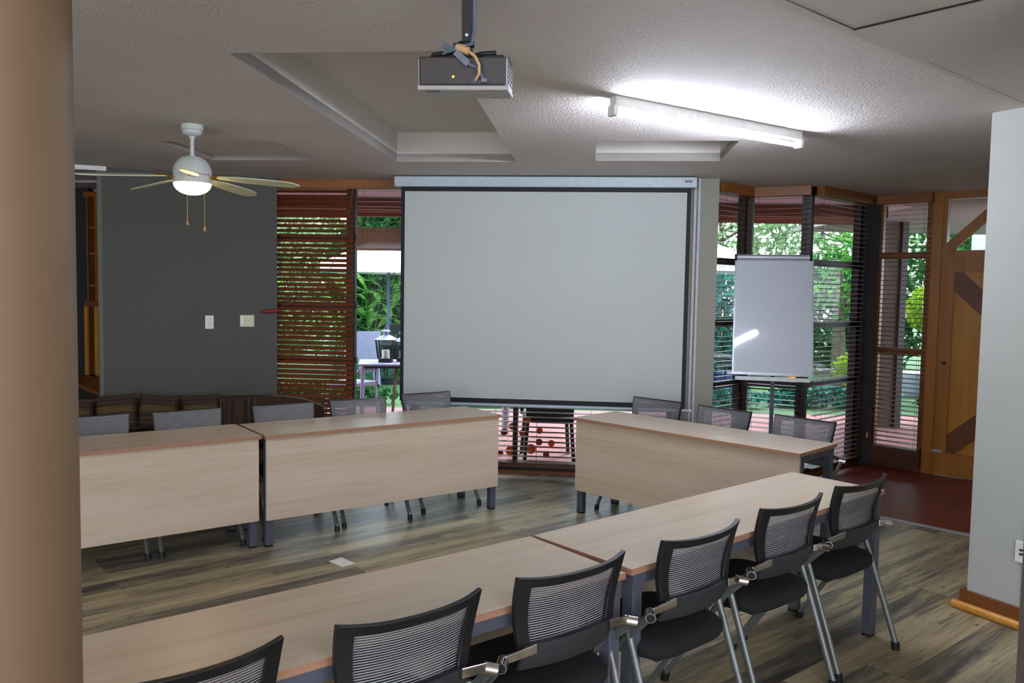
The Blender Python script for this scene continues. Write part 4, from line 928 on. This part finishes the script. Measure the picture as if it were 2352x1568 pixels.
def strappy(x, y, h, n, mt, label, wid=.09, spread=.8):
    r = empty('broad_leaf_plant', (x, y, -.05)); tag(r, label, 'plant', 'trees and shrubs of the garden')
    st = MB(); lf = MB()
    for k in range(n):
        bx_, by_ = rng.uniform(-spread, spread), rng.uniform(-.35, .35); hh_ = h*rng.uniform(.45, 1); lx_ = rng.uniform(-.25, .25)
        st.tube([(bx_, by_, 0), (bx_+lx_*.4, by_, hh_*.6), (bx_+lx_, by_-.1, hh_)], .014, 5)
        for q in range(9):
            t = .25+.75*q/8; p0 = Vector((bx_+lx_*t, by_-.1*t, hh_*t)); a = rng.uniform(0, 6.28); d = Vector((cos(a), sin(a)*.6, rng.uniform(.1, .9))).normalized(); l = rng.uniform(.45, .75); w_ = wid*rng.uniform(.8, 1.2)
            s_ = d.cross(Vector((0, 0, 1))).normalized(); c1 = p0+d*l*.5; c2 = p0+d*l-Vector((0, 0, l*.3))
            lf.add([p0, p0+d*l*.25+s_*w_*.4, c1+s_*w_*.5, c2, c1-s_*w_*.5, p0+d*l*.25-s_*w_*.4, c1-Vector((0, 0, w_*.12))], [(0, 1, 2, 6), (2, 3, 6), (6, 3, 4), (0, 6, 4, 5)])
    st.build('stems', 'leaf_mid', r); lf.build('leaves', mt, r, fixn=False); return r
# behind the left windows
strappy(-3.1, 16.2, 2.2, 13, 'leaf_ginger', 'tall ginger-like plant with long bright leaves left of the umbrella pole', .17, .9)
strappy(-1.7, 16.4, 2.1, 10, 'leaf_ginger', 'broad-leaved plant right of the umbrella pole', .17, .6)
strappy(-5.6, 16.5, 2.3, 18, 'leaf_mid', 'wide broad-leaved plant seen through the closed blind slats', .12, 1.2)
tree('dense_shrub', -2.3, 17.6, 3.4, (1.7, .6, 1.9), 6000, .30, 'leaf_deep', 'dark dense shrub wall behind the umbrella pole', cz=1.8)
tree('dense_shrub', -5.6, 18.0, 3.4, (1.9, .6, 1.9), 5000, .28, 'leaf_pale', 'pale shrub wall seen through the closed blind slats', cz=1.8)
tree('dense_shrub', -8.6, 18.0, 3.9, (2.8, .9, 2.0), 3600, .26, 'leaf_deep', 'dark shrub far left beyond the closed blind', cz=1.9)
tree('garden_tree', -5.6, 19.8, 6.0, (2.8, 1.2, 1.9), 3200, .28, 'leaf_pale', 'pale leafy tree rising above the left shrubs', cz=4.0)
tree('garden_tree', -1.2, 19.8, 6.0, (2.4, 1.2, 1.9), 2600, .28, 'leaf_mid', 'green tree above the umbrella', cz=4.0)
strappy(-2.75, 14.9, .9, 14, 'leaf_teal', 'low blue-green strappy plant at the foot of the umbrella pole', .06, .5)
tree('dense_shrub', 1.8, 17.5, 3.4, (2.6, .9, 1.8), 3800, .26, 'leaf_teal', 'blue-green shrub behind the middle of the garden', cz=1.7)
# behind the bay
tree('dense_shrub', 4.6, 17.6, 2.6, (1.7, .8, 1.4), 3600, .2, 'leaf_teal', 'blue-green shrub seen beside the wall column', cz=1.2)
tree('dense_shrub', 7.4, 18.4, 2.6, (1.8, .8, 1.5), 4200, .2, 'leaf_deep', 'dark green shrub seen right of the flip chart', cz=1.2)
tree('garden_tree', 5.2, 21.0, 5.6, (2.6, 1.3, 1.8), 2400, .22, 'leaf_pale', 'pale airy tree above the flip chart', cz=3.8)
tree('garden_tree', 8.6, 20.5, 5.8, (2.6, 1.3, 2.1), 3000, .22, 'leaf_pale', 'pale airy tree behind the third bay window', cz=3.5)
tree('garden_tree', 6.3, 15.9, 3.2, (.55, .35, .9), 420, .16, 'leaf_mid', 'slim tree with a pale trunk in the third bay window', th=.16, cz=2.1)
tree('round_bush', 5.55, 13.3, .9, (.42, .3, .28), 900, .08, 'leaf_lime', 'lime yellow bush right of the flip chart', th=.03, cat='bush', cz=.55)
tree('round_bush', 7.0, 14.0, 2.0, (.36, .35, .40), 1300, .09, 'leaf_lime', 'bright round bush seen through the sidelight beside the door', th=.05, cat='bush', cz=1.52)
tree('garden_tree', 9.8, 16.8, 4.6, (1.9, 1.0, 1.7), 3400, .2, 'leaf_deep', 'dark leafy tree behind the entrance door transom', cz=2.6)
tree('garden_tree', 12.2, 19.0, 5.0, (2.4, 1.2, 2.2), 2800, .22, 'leaf_deep', 'dark tree at the far right of the garden', cz=2.4)
# low planting strip
for k, (x, y, w_, mt, lb) in enumerate(((-2.9, 12.3, 1.3, 'leaf_deep', 'low dark hedge along the paving left of the screen'), (-.2, 12.3, 1.3, 'leaf_teal', 'low hedge along the paving behind the screen'), (2.6, 12.5, 1.3, 'leaf_teal', 'low blue-green border left of the flip chart pole'), (4.9, 12.7, 1.1, 'leaf_teal', 'low blue-green border right of the flip chart pole'), (7.2, 12.3, 1.2, 'leaf_deep', 'low dark border outside the sidelight'))):
    r = empty('low_hedge', (x, y, -.05)); tag(r, lb, 'hedge', 'low planting along the paving'); g = MB(); leaves(g, (0, 0, .16), (w_, .22, .18), 1500, .10, lo=.03); g.build('foliage', mt, r, fixn=False)
    g = MB()
    for q in range(10): xx = -w_*.85+q*w_*.19; g.tube([(xx, 0, 0), (xx+.03, 0, .2)], .008, 5)
    g.build('stems', 'trunk', r)
r = empty('flowering_plant', (4.42, 13.0, -.05)); tag(r, 'yellow and orange flowering plant behind the flip chart pole', 'plant'); g = MB(); leaves(g, (0, 0, .30), (.22, .15, .16), 300, .09, lo=.05); g.build('blooms', 'orange_flower', r, fixn=False)
g = MB(); g.tube([(0, 0, 0), (0, 0, .3)], .015, 6); leaves(g, (0, 0, .12), (.2, .12, .1), 100, .1, lo=.02); g.build('stems', 'leaf_mid', r, fixn=False)
# rocks
for k, (x, y, s_, lb) in enumerate(((5.0, 13.6, .28, 'pale grey boulder left of the lime bush'), (3.3, 13.8, .26, 'pale grey boulder beside the wall column window'), (5.9, 13.9, .3, 'pale grey boulder right of the lime bush'))):
    g = MB(); vs = []; n_ = 10
    prof = [(0, 0)]+[(s_*cos(rad(a))*1.0, s_*.7*sin(rad(a))) for a in (0, 20, 45, 70)]+[(0, s_*.7)]
    g.lathe(prof, 14); g.v = [(a*(1+rng.uniform(-.12, .12)), b*(1+rng.uniform(-.12, .12)), c*(1+rng.uniform(-.12, .12))) for a, b, c in g.v]
    o = g.build('boulder', 'grey_rock', loc=(x, y, -.055)); tag(o, lb, 'rock', 'boulders in the flower bed')

# umbrellas
def umbrella(x, y, zr, R_, mt, label, polem='blue_pole', ht=.55):
    r = empty('garden_umbrella', (x, y, -.05)); tag(r, label, 'umbrella', 'white garden umbrellas')
    zr += .05; g = MB(); n = 8; vs = [(0, 0, zr+ht)]; fs = []
    for k in range(n): a = 2*pi*(k+.5)/n; vs.append((R_*cos(a), R_*sin(a), zr))
    for k in range(n): fs.append((0, 1+k, 1+(k+1) % n))
    for k in range(n): a = 2*pi*(k+.5)/n; vs.append((R_*cos(a), R_*sin(a), zr-.16))
    for k in range(n): fs.append((1+k, 1+n+k, 1+n+(k+1) % n, 1+(k+1) % n))
    o_ = len(vs); vs2 = [(a*.995, b*.995, c-.006) for a, b, c in vs]; g.add(vs, fs); g.add(vs2, [tuple(reversed(f)) for f in fs]); g.build('canopy', mt, r, fixn=False)
    g = MB(); g.cyl((0, 0, .06), (0, 0, zr+ht+.05), .026, 14); g.build('pole', polem, r)
    g = MB(); g.lathe([(0, 0), (.27, 0), (.27, .05), (.05, .09), (0, .09)], 24); g.build('base', 'dark_out', r)
    g = MB()
    for k in range(n): a = 2*pi*(k+.5)/n; g.tube([(0, 0, zr+ht*.97), (R_*.98*cos(a), R_*.98*sin(a), zr-.01)], .008, 5)
    g.build('ribs', 'dark_out', r)
umbrella(-2.24, 15, 2.10, 1.22, 'umb', 'white garden umbrella with dark blue pole seen through the clear window left of the screen')
umbrella(3.2, 15.2, 2.22, 1.35, 'umb', 'white garden umbrella half hidden behind the wall column')

# outdoor furniture
def out_table(x, y, z, R_, label, mt='lilac', sq=True, a=0.2):
    r = empty('garden_table', (x, y, -.05), a); tag(r, label, 'table', 'garden tables')
    z += .05; g = MB(); (g.box(-R_, R_, -R_, R_, z-.025, z) if sq else g.lathe([(0, z-.03), (R_, z-.03), (R_, z), (0, z)], 32)); g.build('tabletop', mt, r, bevel=.005)
    for sx_ in (-1, 1):
        for sy_ in (-1, 1): g = MB(); k_ = .9 if sq else .62; g.tube([(sx_*R_*k_*.95, sy_*R_*k_*.95, z-.02), (sx_*R_*k_, sy_*R_*k_, 0)], .02, 8); g.build('leg', 'dark_out' if not sq else mt, r)
    g = MB(); k_ = R_*(.86 if sq else .58); g.box(-k_, k_, -k_, k_, z-.06, z-.026); g.build('apron', 'dark_out', r); return r
def out_chair(x, y, a, label, mt='lilac', sh=.44, bh=.95):
    r = empty('garden_chair', (x, y, -.05), a); tag(r, label, 'chair', 'outdoor garden chairs')
    g = MB(); g.box(-.25, .25, -.24, .24, sh+.0, sh+.05); g.build('seat', mt, r, bevel=.015)
    g = MB(); grid = [[(-.24+.48*k/8, .22+.09*f-.04*(1-((k-4)/4)**2)*-1, sh+.06+(bh-sh)*f) for k in range(9)] for f in (0, .5, 1)]; g.slab(grid, (0, .025, 0)); g.build('backrest', mt, r)
    for sx_ in (-1, 1):
        for sy_ in (-1, 1): g = MB(); g.tube([(sx_*.22, sy_*.21, sh+.01), (sx_*.25, sy_*.25, 0)], .02, 8); g.build('leg', mt, r)
        g = MB(); g.tube([(sx_*.25, -.22, sh+.02), (sx_*.26, -.22, sh+.20), (sx_*.26, .2, sh+.22)], .018, 8); g.build('armrest', mt, r)
    return r
out_chair(-2.52, 14.0, rad(200), 'lilac grey garden chair facing the lantern table left of the umbrella pole')
out_chair(-2.16, 15.6, rad(190), 'dark garden chair partly hidden behind the lantern', mt='dark_out', bh=1.0)
out_table(-2.15, 14.6, .72, .40, 'round dark garden table between the garden chairs', 'dark_out', False)
lt = out_table(-1.66, 11.0, .705, .36, 'lilac garden table carrying the lantern', 'lilac', True, .15)
out_chair(-2.15, 11.15, rad(150), 'lilac garden chair close to the window, only its seat and front leg showing', sh=.42, bh=.44)
out_chair(.38, 8.5, rad(183), 'dark garden chair standing on the paving below the screen', mt='dark_out', sh=.42, bh=.92)
out_table(2.95, 13.0, .72, .5, 'dark garden table outside the bay windows', 'dark_out', False)
# bench rail outside bay
ln_ = empty('candle_lantern', (-1.665, 10.95, .706)); tag(ln_, 'dark lantern with a cream candle standing on the garden table', 'lantern')
g = MB(); g.box(-.085, .085, -.085, .085, 0, .05)
for sx_ in (-1, 1):
    for sy_ in (-1, 1): g.hexa([(sx_*.085-.012, sy_*.085-.012, .05), (sx_*.085+.012, sy_*.085-.012, .05), (sx_*.085+.012, sy_*.085+.012, .05), (sx_*.085-.012, sy_*.085+.012, .05), (sx_*.115-.012, sy_*.115-.012, .30), (sx_*.115+.012, sy_*.115-.012, .30), (sx_*.115+.012, sy_*.115+.012, .30), (sx_*.115-.012, sy_*.115+.012, .30)])
g.build('lantern_frame', 'dark_out', ln_)
g = MB(); g.add([(-.135, -.135, .30), (.135, -.135, .30), (.135, .135, .30), (-.135, .135, .30), (-.05, -.05, .355), (.05, -.05, .355), (.05, .05, .355), (-.05, .05, .355)], [(3, 2, 1, 0), (4, 5, 6, 7), (0, 1, 5, 4), (1, 2, 6, 5), (2, 3, 7, 6), (3, 0, 4, 7)]); g.lathe([(0, .355), (.035, .355), (.035, .40), (.06, .405), (.05, .42), (0, .43)], 16); g.tube([(-.03, 0, .42), (0, 0, .49), (.03, 0, .42)], .004, 6); g.build('lantern_roof', 'lilac', ln_)
g = MB(); g.cyl((0, 0, .05), (0, 0, .16), .05, 20); g.build('candle', 'candle', ln_)
l2 = copy_tree(ln_); l2.location = (-1.46, 11.12, .706); l2['label'] = 'second lantern behind and right of the first on the garden table'; l2.scale = (.9, .9, .9)
ln_['group'] = l2['group'] = 'lanterns on the garden table'
pp = MB(); pa_, pb_ = onY(907, 842, 10.6), onY(900, 925, 10.4); pp.tube([(pa_.x, 10.75, pa_.z), (pb_.x, 10.4, -.04)], .018, 8); o = pp.build('wooden_stick', 'trunk'); tag(o, 'thin wooden stick leaning against the lantern table', 'stick')
# veranda posts outside
for k, (px, yy, lb) in enumerate(((1161, 9.9, 'pale round post outside seen below the screen'),)):
    q = onY(px, 960, yy); g = MB(); g.cyl((q.x, yy, -.05), (q.x, yy, HC-.03), .045, 16); o = g.build('veranda_post', 'housing'); tag(o, lb, 'post')
q = onY(2256, 540, 14.0); g = MB(); g.cyl((q.x, 14, -.05), (q.x, 14, 3.6), .15, 24); o = g.build('garden_column', 'wall_white'); tag(o, 'round white column outside beyond the door transom', 'column')
g = MB(); g.prism([(3.62, 8.34), (4.42, 7.70), (16, 7.0), (16, 12.9), (4.31, 12.9), (4.31, 9.02)], HC-.02, HC+.04); struct(g.build('ceiling_carport', 'carport'), 'grey carport roof beyond the door')
g = MB(); g.box(4.62, 5.05, 10.9, 11.05, -.1, 2.66); struct(g.build('wall_reflection', 'reflection_brown'), 'added brown wall standing in for dark reflections in the sidelight')  # added wall, stands in for brown reflections in the sidelight pane
g = MB(); g.box(5.05, 5.13, 10.85, 10.97, -.1, 2.66); struct(g.build('trim_12', 'dark_frame'), 'added dark post standing in for a reflection in the sidelight')  # added post, the darker band of the same reflections
g = MB(); g.hexa([(-.30, -.2, 0), (.30, -.2, 0), (.30, .2, 0), (-.30, .2, 0), (-.38, -.26, .42), (.38, -.26, .42), (.38, .26, .42), (-.38, .26, .42)]); o = g.build('car_stand_in', 'grey_rock', loc=(7.05, 14.4, -.05), bevel=.03); tag(o, 'pale trough-shaped block standing in for a parked car', 'trough')  # trough shape stands in for the parked car
g = MB(); g.box(-.35, .35, -.25, .25, 0, .5); o = g.build('water_butt', 'blue_tarp', bevel=.08, loc=(3.42, 13.2, -.05)); tag(o, 'blue covered bin outside left of the flip chart', 'bin')
for sx_ in (-.15, .15): 
    g = MB(); g.tube([(sx_, -.05, .50), (sx_, 0, .54), (sx_, .05, .50)], .01, 6); g.build('lid_handle', 'dark_out', o)
